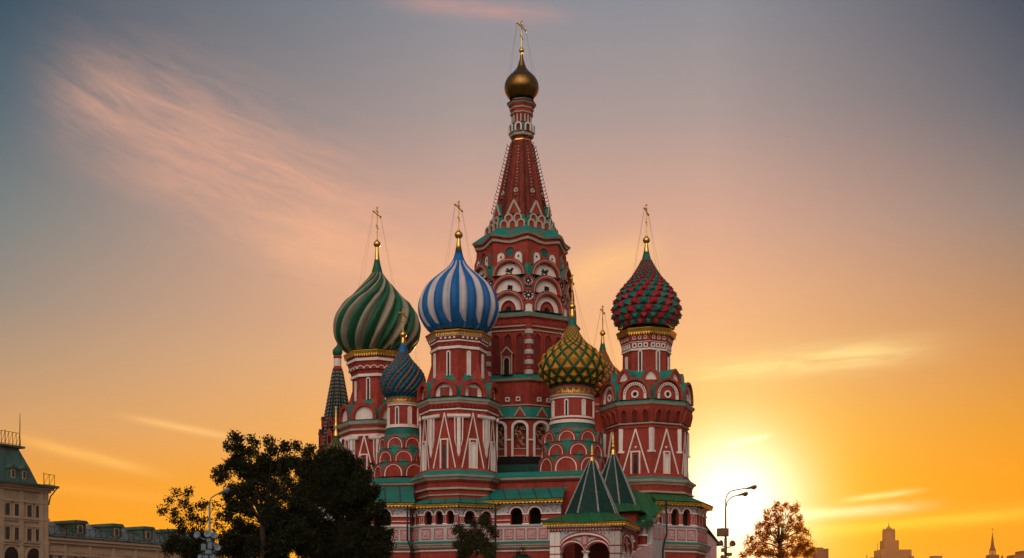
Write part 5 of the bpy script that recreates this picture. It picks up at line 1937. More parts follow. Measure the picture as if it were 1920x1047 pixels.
# projecting bay right of the tents: green lean-to roof, gilded verge, side arcade
A3, B3 = Vector((wx(1179, 114.5), 114.5, wz(913, 114.5))), Vector((wx(1250, 112.6), 112.6, wz(940, 112.6)))
C3, D3 = Vector((wx(1223, 109.4), 109.4, wz(979, 109.4))), Vector((wx(1160, 108.2), 108.2, wz(962, 108.2)))
m_ = MB()
o3 = Vector((0, 120, 0))
P4 = [p - o3 for p in (D3, C3, B3, A3)]
m_.loft([[tuple(p) for p in P4], [tuple(p + Vector((0, 0, .12))) for p in P4]], 'greenroof', cap0='dark', cap1='greenroof')
bay_roof = part('stair_roof', m_, label='green sloping roof running down from the farther tent')
Mb, Lb = run_frame((C3.x, C3.y), (B3.x - .05, B3.y))
m_ = MB()
h = Lb / 2
sl = (B3.z - C3.z) / Lb
m_.loft([[(-h, 0, -.5), (h, 0, -.5), (h, 0, 0), (-h, 0, 0)], [(-h, 10.9, -.5), (h, 10.9, -.5), (h, 10.9, 0), (-h, 10.9, 0)], ], 'palestone')
m_.loft([[(-h, 10.9, -.3), (h, 10.9, -.3), (h, 10.9, -.1), (-h, 10.9, -.1)], [(-h, C3.z - .1, -.3), (h, B3.z - .1, -.3), (h, B3.z - .1, -.1), (-h, C3.z - .1, -.1)]], 'dark')
bw = part('stair_side_wall', m_, Mb)
for a in (-h + .22, -h * .1, h * .55, h - .16):
    m_ = MB()
    zt_ = C3.z + (a + h) * sl - .1
    m_.box(a - .16, a + .16, 10.9, zt_, -.4, .05, 'pinkpale')
    m_.box(a - .22, a + .22, 10.9, 11.05, -.4, .1, 'white')
    m_.box(a - .22, a + .22, min(zt_ - .3, 12.0), min(zt_ - .15, 12.2), -.4, .1, 'white')
    m_.box(a - .06, a + .06, 11.1, min(zt_ - .4, 11.9), .04, .09, 'redpaint')
    m_.build('pillar', bw)
m_ = MB()
for i in range(3):
    x = -h + Lb * (i + .5) / 3
    m_.loft([Zc([(x - .36, 9.6), (x + .36, 9.6), (x + .36, 10.6), (x - .36, 10.6)], .0), Zc([(x - .36, 9.6), (x + .36, 9.6), (x + .36, 10.6), (x - .36, 10.6)], .06)], 'pink', cap1='pinkpale')
m_.build('panel', bw)
m_ = MB()
for i in range(14):
    t0, t1 = i / 14, (i + 1) / 14
    P = lambda t, dz: (-h - .1 + (Lb + .15) * t, C3.z + (B3.z - C3.z) * t + dz, .06)
    m_.poly([P(t0, -.32), P(t1, -.32), P(t1, .06), P(t0, .06)], 'goldleaf')
    m_.poly([P(t0, -.32), P((t0 + t1) / 2, -.52), P(t1, -.32)], 'goldleaf')
m_.build('gold_fringe', bw)
# stairs flank between the porch and the bay: sloping parapet with columns
c1 = corner[2]
Ms, Ls = run_frame((corner[1].x - .2 * n_.x, corner[1].y + 5.9), (C3.x, C3.y))
h = Ls / 2
m_ = MB()
m_.loft([[(-h, 0, -.5), (h, 0, -.5), (h, 0, 0), (-h, 0, 0)], [(-h, 7.4, -.5), (h, 9.2, -.5), (h, 9.2, 0), (-h, 7.4, 0)]], 'pinkpale', cap1='white')
sw = part('stair_parapet', m_, Ms)
for k in range(3):
    t = (k + .4) / 3
    x = -h + Ls * t
    z0 = 7.4 + 1.8 * t
    m_ = MB()
    for zz0, zz1, r, mt in ((z0, z0 + .15, .3, 'white'), (z0 + .15, z0 + .9, .19, 'redpaint'), (z0 + .9, z0 + 1.05, .3, 'white'), (z0 + 1.05, z0 + 2.0, .22, 'pinkpale'), (z0 + 2.0, z0 + 2.2, .32, 'white')):
        m_.box(x - r, x + r, zz0, zz1, -.25 - r, -.25 + r, mt)
    m_.build('pillar', sw)
m_ = MB()
m_.loft([[(-h, 9.4, -1.6), (h, 10.9, -1.6), (h, 10.9, .3), (-h, 9.4, .3)], [(-h, 10.3, -1.6), (h, 11.9, -1.6), (h, 11.3, .35), (-h, 9.8, .35)]], ['greenroof'], cap0='dark', cap1='greenroof')
m_.build('lean_to_roof', sw)
m_ = MB()
m_.box(-h, h, 0, 9.6, -1.8, -1.5, 'dark')
m_.build('stair_back_wall', sw)
# little side roof falling away on the sunlit right, and its wall
m_ = MB()
e0, e1 = Vector((wx(1322, 117), -3.0, wz(985, 117))), Vector((wx(1352, 117), -3.0, wz(1024, 117)))
f0, f1 = e0 + Vector((-1.2, 4.5, .9)), e1 + Vector((-.6, 4.5, .2))
m_.loft([[tuple(e0), tuple(e1), tuple(f1), tuple(f0)], [tuple(p + Vector((0, 0, .14))) for p in (e0, e1, f1, f0)]], 'greenroof', cap0='dark', cap1='greenroof')
part('side_stair_roof', m_)
m_ = MB()
m_.loft([[(e0.x - 1, -2.7, 0), (e1.x - .35, -2.7, 0), (e1.x - .35, 1.5, 0), (e0.x - 1, 1.5, 0)], [(e0.x - 1, -2.7, e0.z + .6), (e1.x - .35, -2.7, e1.z + .35), (e1.x - .35, 1.5, e1.z + .35), (e0.x - 1, 1.5, e0.z + .6)]], 'pinkpale')
part('side_stair_wall', m_)
# downpipes
for pth in ([(wx(1249, 110.4), -9.6 + .0, wz(938, 110.4)), (wx(1250, 110.2), -9.8, wz(1000, 110.2)), (wx(1243, 109.9), -10.1, wz(1028, 109.9)), (wx(1241, 109.8), -10.2, 0.2)],
            [(wx(764, 110.8), -9.2, wz(948, 110.8)), (wx(764, 110.8), -9.2, wz(1012, 110.8)), (wx(771, 110.8), -9.2, wz(1030, 110.8)), (wx(771, 110.8), -9.2, 0.2)],
            [(wx(929, 110.6), -9.4, wz(945, 110.6)), (wx(929, 110.6), -9.4, 0.2)]):
    m_ = MB()
    m_.tube(pth, .085, 8, 'black')
    part('downpipe', m_)
# lantern on the stair bay
m_ = MB()
m_.sweep([(.03, .62, 'black'), (.2, .5, 'black'), (.17, .45, 'lens'), (.12, .05, 'lens'), (.06, 0, 'black'), (.01, -.1, 'black')], 6)
part('wall_lantern', m_, Matrix.Translation((wx(1226, 108.9), -11.1, wz(981, 108.9))))
bpy.data.objects.remove(body)

# ================================================================== ground
m_ = MB()
m_.poly([(-4000, -600, 0), (4000, -600, 0), (4000, 5000, 0), (-4000, 5000, 0)], 'asphalt')
tag(m_.build('ground'), None, None, kind='structure')
m_ = MB()
m_.poly([(-70, 20, .004), (60, 20, .004), (60, 150, .004), (-70, 150, .004)], 'paving')
tag(m_.build('square'), None, None, kind='structure')

# ================================================================== trees


def leaves(clumps, Y, per, size, mat, seed, thick=0.8, dens_edge=1.0):
    """clumps: (x px, y px, radius px, density); many small leaf-shaped faces spread through each clump"""
    rng = np.random.default_rng(seed)
    Vs, n0 = [], 0
    s_ = Y / F
    for (px, py, r, dn) in clumps:
        n = int(per * dn * r * r)
        c = np.array([wx(px, Y), Y, wz(py, Y)])
        off = rng.normal(0, 1) * r * s_ * .5
        c[1] += off
        d = rng.normal(0, 1, (n, 3))
        d /= np.linalg.norm(d, axis=1)[:, None]
        rr = rng.random(n) ** 0.45 * 0.92
        lump = 1 + 0.22 * np.sin(d[:, 0] * 5 + seed) * np.cos(d[:, 2] * 6 + px)
        P = c + d * (rr * lump)[:, None] * np.array([r * s_, r * s_ * thick, r * s_ * .92])
        # sprigs: gather leaves round short twig ends
        k = max(3, n // 7)
        tw = P[:k]
        idx = rng.integers(0, k, n)
        P = tw[idx] * .9 + P * .1 + rng.normal(0, size * .8, (n, 3))
        a = rng.normal(0, 1, (n, 3))
        a[:, 2] -= .4
        a /= np.linalg.norm(a, axis=1)[:, None]
        b = np.cross(a, rng.normal(0, 1, (n, 3)))
        b /= np.linalg.norm(b, axis=1)[:, None]
        sz = size * rng.uniform(.6, 1.25, n)
        L_ = a * sz[:, None] * .62
        W_ = b * sz[:, None] * .36
        nn = np.cross(a, b) * (sz * .12)[:, None]
        q = np.stack([P - L_, P - W_ * .9 - L_ * .1 + nn, P + L_ * 1.0, P + W_ * .9 - L_ * .1 + nn], 1)
        Vs.append(q.reshape(-1, 3))
    V = np.concatenate(Vs)
    nf = len(V) // 4
    me = bpy.data.meshes.new('foliage')
    me.vertices.add(len(V))
    me.vertices.foreach_set('co', V.ravel())
    me.loops.add(len(V))
    me.loops.foreach_set('vertex_index', np.arange(len(V)))
    me.polygons.add(nf)
    me.polygons.foreach_set('loop_start', np.arange(nf) * 4)
    me.materials.append(MAT[mat])
    me.update(calc_edges=True)
    return me


def tree(name, label, Y, clumps, trunk_px, per, size, mat, seed, limbs, group=None, core=None):
    s_ = Y / F
    root = empty(name, (wx(trunk_px, Y), Y, 0))
    tag(root, label, 'tree', group)
    inv = Matrix.Translation((-wx(trunk_px, Y), -Y, 0))
    o = inst('crown', leaves(clumps, Y, per, size, mat, seed), root, inv)
    rnd = random.Random(seed)
    m_ = MB()
    fork = limbs['fork']
    r0 = limbs['r']
    m_.tube([(0, 0, -.1), (.05, 0, wz(fork, Y) * .35), (-.05, .05, wz(fork, Y) * .7), (0, 0, wz(fork, Y))], [r0 * 1.35, r0, r0 * .85, r0 * .7], 10, 'bark')
    tr = m_.build('trunk', root)
    base = Vector((0, 0, wz(fork, Y)))
    m_ = MB()
    for (px, py, r, dn) in clumps[::limbs.get('step', 1)]:
        e = Vector((wx(px, Y) - wx(trunk_px, Y), rnd.uniform(-.6, .6), wz(py, Y)))
        st = base + Vector((0, 0, min(0, e.z - base.z - .5)))
        mid = st.lerp(e, .5) + Vector((rnd.uniform(-.25, .25), rnd.uniform(-.3, .3), rnd.uniform(.0, .5)))
        th = r0 * rnd.uniform(.14, .28)
        m_.tube([st, st.lerp(mid, .5) + Vector((0, 0, .1)), mid, e], [th, th * .8, th * .55, th * .18], 6, 'bark')
        for _ in range(4):
            t = e + Vector((rnd.uniform(-1, 1), rnd.uniform(-1, 1), rnd.uniform(-.6, 1))) * r * s_ * .9
            m_.tube([mid.lerp(e, rnd.uniform(.3, .9)), t], [th * .22, th * .06], 4, 'bark')
    m_.build('limbs', root)
    return root


def C4(lst, ox, oy, k, dn=1.0):
    return [(ox + a / k, oy + b / k, r / k, (q[0] if q else dn)) for a, b, r, *q in lst]


G = 'trees left of the cathedral'
A = C4([(160, 550, 42, .8), (265, 555, 48, .8), (118, 600, 40, .8), (205, 620, 55, .8), (75, 680, 44, .7), (42, 700, 24, .7), (150, 690, 52, .8), (262, 660, 55, .8), (345, 640, 50, .8),
        (385, 640, 36, .7), (128, 770, 38, .6), (200, 755, 52, .8), (285, 740, 62, .8), (352, 760, 55, .8), (200, 840, 60, 1), (300, 850, 60, 1), (450, 640, 38, .5), (470, 720, 50, .6), (495, 800, 45, .7),
        (450, 880, 55, .7), (150, 930, 85, 1.6), (240, 960, 95, 1.7), (60, 850, 32, .35), (110, 980, 60, 1.4), (330, 960, 70, 1.3), (430, 990, 60, 1.2), (520, 900, 50, .9), (380, 880, 70, 1.2), (540, 990, 70, 1.5), (250, 1020, 90, 1.6)], 290, 790, 4.07)
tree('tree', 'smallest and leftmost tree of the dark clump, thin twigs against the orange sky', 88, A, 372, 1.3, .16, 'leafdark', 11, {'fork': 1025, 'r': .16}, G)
B = C4([(600, 120, 42, 1), (640, 135, 45, 1), (735, 140, 40, 1), (770, 175, 36, .8), (560, 190, 40, 1), (640, 215, 55, 1), (700, 230, 55, 1.1), (880, 165, 45, 1), (905, 225, 60, 1), (1000, 205, 55, 1), (1085, 190, 45, 1),
        (1150, 240, 55, .9), (1195, 215, 42, .9), (640, 300, 80, 1.3), (575, 330, 55, .9), (470, 395, 42, .9), (520, 360, 45, .8), (690, 370, 90, 1.6), (500, 440, 50, .9), (540, 400, 50, .8), (840, 320, 85, 1.6), (800, 400, 105, 1.9),
        (940, 360, 90, 1.7), (1050, 320, 75, 1.1), (1120, 400, 60, .9), (1180, 320, 50, .9), (590, 520, 65, .8), (690, 540, 90, 1.7), (550, 580, 55, .9), (890, 500, 90, 1.3), (1010, 460, 65, .9), (1070, 520, 60, .6), (990, 570, 70, .9),
        (680, 650, 80, 1.5), (590, 650, 75, 1), (560, 720, 65, 1), (640, 790, 70, 1.2), (770, 620, 45, .35), (740, 720, 50, .5), (850, 650, 70, .9), (930, 740, 115, 1.7), (1050, 730, 115, 1.6), (690, 860, 115, 1.8), (850, 880, 140, 1.9),
        (1000, 900, 150, 1.9), (590, 900, 90, 1.6), (1090, 640, 85, 1.3), (1130, 540, 50, .8), (760, 960, 120, 1.8), (1080, 850, 130, 1.9), (1150, 960, 120, 1.9), (1160, 700, 110, 1.6), (620, 1000, 110, 1.7), (900, 1000, 130, 1.9), (540, 960, 70, 1.4), (1150, 330, 70, .9), (1180, 420, 75, 1.1), (1150, 500, 80, 1.2), (1100, 580, 75, 1.1), (980, 300, 70, 1.1), (760, 250, 45, .7), (820, 560, 70, 1.0), (900, 620, 70, 1.0), (750, 500, 60, 1.0)], 290, 790, 4.07)
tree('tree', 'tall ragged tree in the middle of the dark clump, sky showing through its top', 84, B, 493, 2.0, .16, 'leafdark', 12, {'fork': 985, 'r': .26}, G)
D = C4([(1350, 265, 90, 1.5), (1270, 300, 65, 1.4), (1430, 300, 90, 1.5), (1500, 340, 80, 1.6), (1240, 380, 75, 1.5), (1350, 420, 140, 1.9), (1480, 460, 140, 1.9), (1590, 430, 80, 1.6), (1620, 560, 95, 1.8), (1260, 570, 120, 1.9),
        (1400, 620, 160, 2), (1570, 700, 130, 1.9), (1680, 700, 75, 1.7), (1200, 760, 120, 1.9), (1350, 860, 160, 2), (1550, 880, 150, 2), (1690, 860, 95, 1.8), (1760, 930, 75, 1.6), (1200, 920, 120, 1.9), (1640, 980, 110, 1.8), (1450, 1000, 130, 1.9), (1180, 470, 70, 1.4), (1120, 620, 80, 1.5), (1300, 1010, 130, 1.9), (1750, 1010, 80, 1.7), (1560, 560, 110, 1.9), (1290, 235, 30, .8), (1480, 262, 34, .9), (1560, 300, 34, .9), (1640, 400, 36, .9), (1700, 520, 40, 1), (1730, 640, 44, 1), (1770, 740, 42, 1), (1800, 850, 40, 1), (1180, 330, 34, .8), (1660, 330, 22, .6)], 290, 790, 4.07)
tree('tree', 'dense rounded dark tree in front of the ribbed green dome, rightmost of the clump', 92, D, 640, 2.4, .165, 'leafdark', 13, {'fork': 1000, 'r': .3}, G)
E = C4([(1165, 560, 48, 1.1), (1175, 620, 75, 1.5), (1070, 640, 55, 1.1), (905, 655, 55, .9), (870, 710, 50, .9), (955, 740, 90, 1.4), (1090, 750, 100, 1.6), (1240, 690, 65, 1.2), (1290, 750, 50, 1.1), (990, 870, 120, 1.7),
        (1170, 870, 125, 1.7), (1275, 890, 60, 1.2), (880, 850, 55, 1.0), (960, 960, 90, 1.5), (1230, 970, 80, 1.5)], 700, 870, 5.647)
tree('small_tree', 'small dark bushy tree in front of the blue tower gallery', 99, E, 893, 2.2, .15, 'leaf', 14, {'fork': 1030, 'r': .14})
Hh = [(972, 1040, 8, 1.0), (980, 1033, 7, .8), (985, 1046, 9, 1.0), (968, 1050, 8, 1.0), (977, 1025, 4, .5)]
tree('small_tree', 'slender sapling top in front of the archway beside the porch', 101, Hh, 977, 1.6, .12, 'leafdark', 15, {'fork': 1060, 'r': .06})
K = C4([(1040, 390, 55, .9), (1010, 440, 55, .8), (920, 470, 50, .8), (1160, 400, 55, .8), (1110, 440, 50, .5), (1230, 430, 60, .8), (1300, 385, 36, .8), (1290, 450, 45, .9), (1080, 500, 50, .5), (950, 540, 60, .9),
        (1040, 580, 70, 1.0), (1200, 520, 55, .7), (1320, 540, 55, .9), (1230, 600, 65, .9), (1340, 610, 45, .9), (850, 620, 60, .9), (800, 670, 45, .8), (930, 640, 75, 1.0), (1060, 680, 55, .5), (1180, 680, 55, .8), (1290, 690, 80, 1.3),
        (1390, 700, 50, .9), (1430, 750, 42, .9), (830, 750, 75, .9), (720, 800, 60, .8), (670, 850, 45, .8), (760, 880, 75, .9), (900, 780, 80, .9), (880, 880, 75, .7), (1010, 850, 60, .5), (1130, 800, 55, .7), (1230, 830, 75, .6), (1180, 900, 70, .7),
        (1340, 800, 70, .9), (1420, 870, 75, 1.2), (1330, 920, 85, 1.4), (1480, 950, 60, 1.3), (1420, 1000, 80, 1.4), (700, 960, 80, .9), (820, 980, 90, 1.1), (960, 980, 90, 1.1), (640, 1010, 60, .8), (1100, 1000, 100, 1.2), (1250, 1000, 90, 1.2), (1080, 560, 45, .8), (1110, 640, 45, .8), (1000, 730, 55, .9), (1170, 760, 50, .9), (1070, 790, 40, .8), (1100, 900, 50, .8), (940, 720, 50, .9), (1030, 500, 40, .8)], 1300, 890, 6.67)
tree('tree', 'golden backlit tree right of the setting sun', 112, K, 1462, 2.6, .155, 'leafgold', 16, {'fork': 1020, 'r': .22})

# ================================================================== street lamps


def lamp(px, Y, ytop, heads, label, paint, floods, rot=0.0):
    X = wx(px, Y)
    root = empty('street_lamp', (X, Y, 0))
    tag(root, label, 'street lamp')
    z = lambda y: wz(y, Y)
    s_ = Y / F
    m_ = MB()
    zt = z(heads[0]['bend'])
    m_.tube([(0, 0, 0), (0, 0, 1.2), (0, 0, 1.3), (0, 0, z(1010)), (0, 0, z(1008)), (0, 0, zt)], [.16, .15, .11, .10, .075, .055], 12, paint)
    m_.sweep([(.26, 0, paint), (.26, .12, paint), (.16, .3, paint)], 12)
    m_.build('pole', root)
    for hd in heads:
        m_ = MB()
        pts = [Vector(((x - px) * s_, 0, z(y))) for x, y in hd['arm']]
        m_.tube(pts, .038, 8, paint)
        m_.build('arm', root)
        m_ = MB()
        (x0, y0), (x1, y1) = hd['head']
        a, b = Vector(((x0 - px) * s_, 0, z(y0))), Vector(((x1 - px) * s_, 0, z(y1)))
        d = (b - a)
        q = Vector((0, 0, 1))
        rings = []
        for t, wd, up, dn in ((0, .06, .05, .05), (.15, .08, .07, .06), (.4, .13, .10, .07), (.7, .2, .16, .10), (.9, .19, .15, .12), (1.0, .10, .06, .06)):
            c = a + d * t
            rings.append([tuple(c + Vector((0, wd * math.cos(u), (up if math.sin(u) > 0 else dn) * math.sin(u)))) for u in [2 * math.pi * k / 12 for k in range(12)]])
        m_.loft(rings, paint, smooth=True, cap0=paint, cap1=paint)
        hdo = m_.build('lamp_head', root)
        m_ = MB()
        c = a + d * .72 - Vector((0, 0, .10))
        m_.ball(tuple(c), .13, 'lens', 12, 8, .5)
        m_.build('lens', hdo)
    for kind, fx, fy, fr, az in floods:
        X0, Z0 = (fx - px) * s_, z(fy)
        m_ = MB()
        if kind == 'box':
            m_.box(-fr[0] * s_, fr[0] * s_, -.16, .2, -fr[1] * s_, fr[1] * s_, paint)
            m_.box(-fr[0] * s_ * .9, fr[0] * s_ * .9, -.19, -.16, -fr[1] * s_ * .88, fr[1] * s_ * .88, 'lens' if paint == 'lamppaint' else paint)
            m_.box(-fr[0] * s_ * .2, fr[0] * s_ * .2, .1, .3, fr[1] * s_, fr[1] * s_ * 1.15, paint)
        else:
            r = fr * s_ * .86
            m_.T = Matrix.Rotation(R(az), 4, 'Z') @ Matrix.Rotation(R(90 - 12), 4, 'X')
            m_.sweep([(.02, -r * 1.1, paint), (r * .45, -r * 1.05, paint), (r * .85, -r * .5, paint), (r, 0, paint), (r * 1.06, .02, paint), (r * 1.06, .1, 'lens' if paint == 'lamppaint' else paint), (r * .9, .1, 'lens' if paint == 'lamppaint' else paint), (.02, .06, paint)], 20, smooth=False)
            m_.T = Matrix.Identity(4)
        fl = m_.build('floodlight', root, Matrix.Translation((X0, -.18, Z0)))
        m_ = MB()
        m_.tube([(-X0, .18, -.25), (-X0 * .5, .1, -.25), (0, .05, -.05)], .035, 6, paint)
        m_.build('bracket', fl)
    return root


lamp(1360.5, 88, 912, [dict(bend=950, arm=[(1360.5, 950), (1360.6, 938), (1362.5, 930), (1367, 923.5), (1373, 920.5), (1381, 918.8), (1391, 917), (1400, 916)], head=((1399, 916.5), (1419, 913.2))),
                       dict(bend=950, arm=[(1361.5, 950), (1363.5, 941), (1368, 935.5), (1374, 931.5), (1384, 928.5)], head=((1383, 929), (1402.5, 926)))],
     'tall street lamp with two curved arms against the white sun glow', 'lampbloom',
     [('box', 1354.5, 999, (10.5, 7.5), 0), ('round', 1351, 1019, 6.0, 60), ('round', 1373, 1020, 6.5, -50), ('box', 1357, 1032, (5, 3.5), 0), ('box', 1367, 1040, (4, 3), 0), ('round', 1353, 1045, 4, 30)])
lamp(393, 76, 915, [dict(bend=950, arm=[(393, 950), (393.5, 940), (396, 934), (403, 929), (411, 925)], head=((410, 925.5), (431, 918)))],
     'blue-grey street lamp hung with round floodlights among the trees', 'lamppaint',
     [('round', 372, 1004, 7.2, -20), ('round', 391, 1002, 7.5, 5), ('round', 402, 1005, 7, 30), ('round', 409, 1028, 6.5, 20), ('box', 384, 1027, (4.5, 6), 0), ('box', 396, 1024, (4, 6), 0), ('box', 393, 1036, (6, 4), 0),
      ('round', 378, 1045, 5, -20), ('box', 388, 1046, (5, 4), 0), ('round', 399, 1044, 5, 15), ('box', 394, 1014, (4, 3), 0)])

# ================================================================== long arcade building on the left
UB = Vector((0.6, 1.0, 0)).normalized()


def hall(name, label, origin, L0, L1, zt, build):
    root = empty(name, (origin.x, origin.y, 0))
    tag(root, label, 'building')
    M = Matrix(((UB.x, 0, UB.y, 0), (UB.y, 0, -UB.x, 0), (0, 1, 0, 0), (0, 0, 0, 1)))
    build(root, M)
    return root


def win(w_, h_, kind='rect', ledge=True, pane='glass'):
    m_ = MB()
    o = arch(w_ * 1.34, h_ * 1.14, kind, 8)
    i_ = [(x / 1.34, .0 + y / 1.14) for x, y in o]
    m_.loft([Zc(o, -.1), Zc(o, .16), Zc(i_, .16), Zc(i_, -.14)], 'beigetrim')
    m_.loft([Zc(i_, -.14), Zc([(x * .99, y) for x, y in i_], .02)], 'beigetrim', cap1=pane)
    m_.box(-.025, .025, 0, h_, .025, .05, 'iron')
    m_.box(-w_ / 2, w_ / 2, h_ * .62, h_ * .65, .025, .05, 'iron')
    m_.box(-w_ * .8, w_ * .8, -.2, -.05, 0, .28, 'beigetrim')
    m_.box(-w_ * .8, w_ * .8, h_ * 1.14, h_ * 1.14 + .2, 0, .3, 'beigetrim')
    return m_.mesh('window')


def railing(L, h_, step, post):
    m_ = MB()
    r = .04
    m_.box(0, L, h_ - r, h_ + r, -r, r, 'iron')
    m_.box(0, L, .15, .15 + r * 2, -r, r, 'iron')
    n = int(L / step)
    for i in range(n + 1):
        x = L * i / n
        m_.box(x - r * (1.4 if i % post == 0 else .7), x + r * (1.4 if i % post == 0 else .7), 0, h_ * (1.12 if i % post == 0 else 1), -r, r, 'iron')
        if i < n:
            m_.strip((x, .2), (x + L / n, h_), .05, -.02, .02 - .001 * (i % 2), 'iron')
    return m_


# corner pavilion
Yp = 226.0
Op = Vector((wx(88, Yp), Yp, 0))


def zp(y, px=88):
    """height of a horizontal line that crosses column px (on the facade plane) at row y"""
    t = (px - 960) / F
    k = (t * Op.y - Op.x) / (UB.x - t * UB.y)
    return EYE + (HZ - y) * (Op.y + UB.y * k) / F


def sp(px):
    t = (px - 960) / F
    return (t * Op.y - Op.x) / (UB.x - t * UB.y)


IB = Vector((-UB.y, UB.x, 0))


def spd(px, d):
    t = (px - 960) / F
    return (t * (Op.y + IB.y * d) - (Op.x + IB.x * d)) / (UB.x - t * UB.y)


def zpd(py, px, d):
    return EYE + (HZ - py) * (Op.y + IB.y * d + UB.y * spd(px, d)) / F


Ltop = zp(913.5)
PAV0 = sp(-70)


def build_pav(root, M):
    m_ = MB()
    m_.box(PAV0, 0, 0, Ltop - .3, -22, 0, 'beige')
    part('wall', m_, M, root)
    for (y, d_, hh) in ((918, .9, .5), (922, .5, .6), (944.5, .35, .4), (975.5, .35, .45), (980, .2, .3), (1019, .3, .4)):
        m_ = MB()
        z = zp(y)
        m_.box(PAV0, d_, z - hh / 2, z + hh / 2, -22, d_, 'beigetrim')
        part('string_course', m_, M, root)
    m_ = MB()
    z = zp(913.5)
    m_.box(PAV0, 1.5, z - .22, z + .18, -23, 1.5, 'copper')
    m_.tube([(1.3, z - .2, 1.2), (.3, z - 1.7, .6), (.1, z - 3.2, .3)], .12, 6, 'iron')
    part('eaves', m_, M, root)
    # piers
    for px in (86.5, 77.5, 40, 3, -38):
        s0 = sp(px)
        m_ = MB()
        m_.box(s0 - .55, s0 + .30, 0, Ltop - .5, 0, .28, 'beigetrim')
        part('pier', m_, M, root)
    wm = win(1.0, 2.2)
    for px in (70.5, 54.5, 31, 13.5, -12, -30):
        s0 = sp(px)
        for y in (972.5, 1018.5):
            y = y + (px - 70) * -.09 * 0
            inst('window', wm, root, M @ Matrix.Translation((s0, zp(972.5 if y < 1000 else 1016, 70), .02)))
    wa = win(3.0, 2.3, 'round', pane='dark')
    for px in (63, 21, -20):
        inst('window', wa, root, M @ Matrix.Translation((sp(px), zp(1052, 60), .02)))
    # steep mansard roof with clipped corner and railing
    d0, d1 = 1.0, 5.0
    z0, z1 = Ltop + .1, zpd(841, 34, d1)
    k1, k2 = spd(73, d0), spd(34, d1)
    km, zm, dm = k1 + (k2 - k1) * .48, z0 + (z1 - z0) * .5, d0 + (d1 - d0) * .46
    m_ = MB()
    m_.loft([[(PAV0, z0, -d0), (k1, z0, -d0), (k1, z0, -21), (PAV0, z0, -21)],
             [(PAV0, zm, -dm), (km, zm, -dm), (km, zm, -17), (PAV0, zm, -17)],
             [(PAV0, z1, -d1), (k2, z1, -d1), (k2, z1, -14), (PAV0, z1, -14)]], 'copper', cap1='copper')
    m_.box(PAV0, k2 + .9, z1, z1 + .35, -14.6, -d1 + .8, 'copper')
    part('mansard_roof', m_, M, root)
    m_ = railing(k2 - PAV0, 2.3, .75, 5)
    part('roof_railing', m_, M @ Matrix.Translation((PAV0, z1 + .35, -d1 + .5)), root)
    m_ = MB()
    m_.tube([(k2, z1 + .3, .5 - d1), (k2, z1 + 3.0, .5 - d1), (k2, z1 + 6.2, .5 - d1)], [.14, .1, .04], 6, 'iron')
    part('roof_spire', m_, M, root)
    m_ = railing(sp(96) - sp(76), 2.0, .9, 3)
    part('roof_railing', m_, M @ Matrix.Translation((sp(76), Ltop + .15, .9)), root)
    for px in (45, 24, -16, -36):
        m_ = MB()
        s0 = spd(px, 1.6)
        m_.box(-.7, .7, 0, 2.0, -3.0, 0, 'copper')
        m_.prism([(-1.0, 2.0), (1.0, 2.0), (0, 2.8)], -3.6, .4, 'copper')
        m_.box(-.42, .42, .3, 1.85, 0, .12, 'beigetrim')
        m_.box(-.26, .26, .45, 1.65, .11, .15, 'glass')
        part('dormer', m_, M @ Matrix.Translation((s0, zpd(902, 45, 1.6), -1.6)), root)


hall('corner_pavilion', 'beige stone corner pavilion with steep green mansard roof at the left edge', Op, 0, 0, 0, build_pav)

# long wing, set back a little
Ow = Op + UB * .3 + Vector((-UB.y, UB.x, 0)) * 0.5


def zw(y, px, d=0.0):
    t = (px - 960) / F
    k = (t * (Ow.y + IB.y * d) - (Ow.x + IB.x * d)) / (UB.x - t * UB.y)
    return EYE + (HZ - y) * (Ow.y + IB.y * d + UB.y * k) / F


def sw_(px):
    t = (px - 960) / F
    return (t * Ow.y - Ow.x) / (UB.x - t * UB.y)


ZE = zw(1007, 100)
WL = sw_(420)


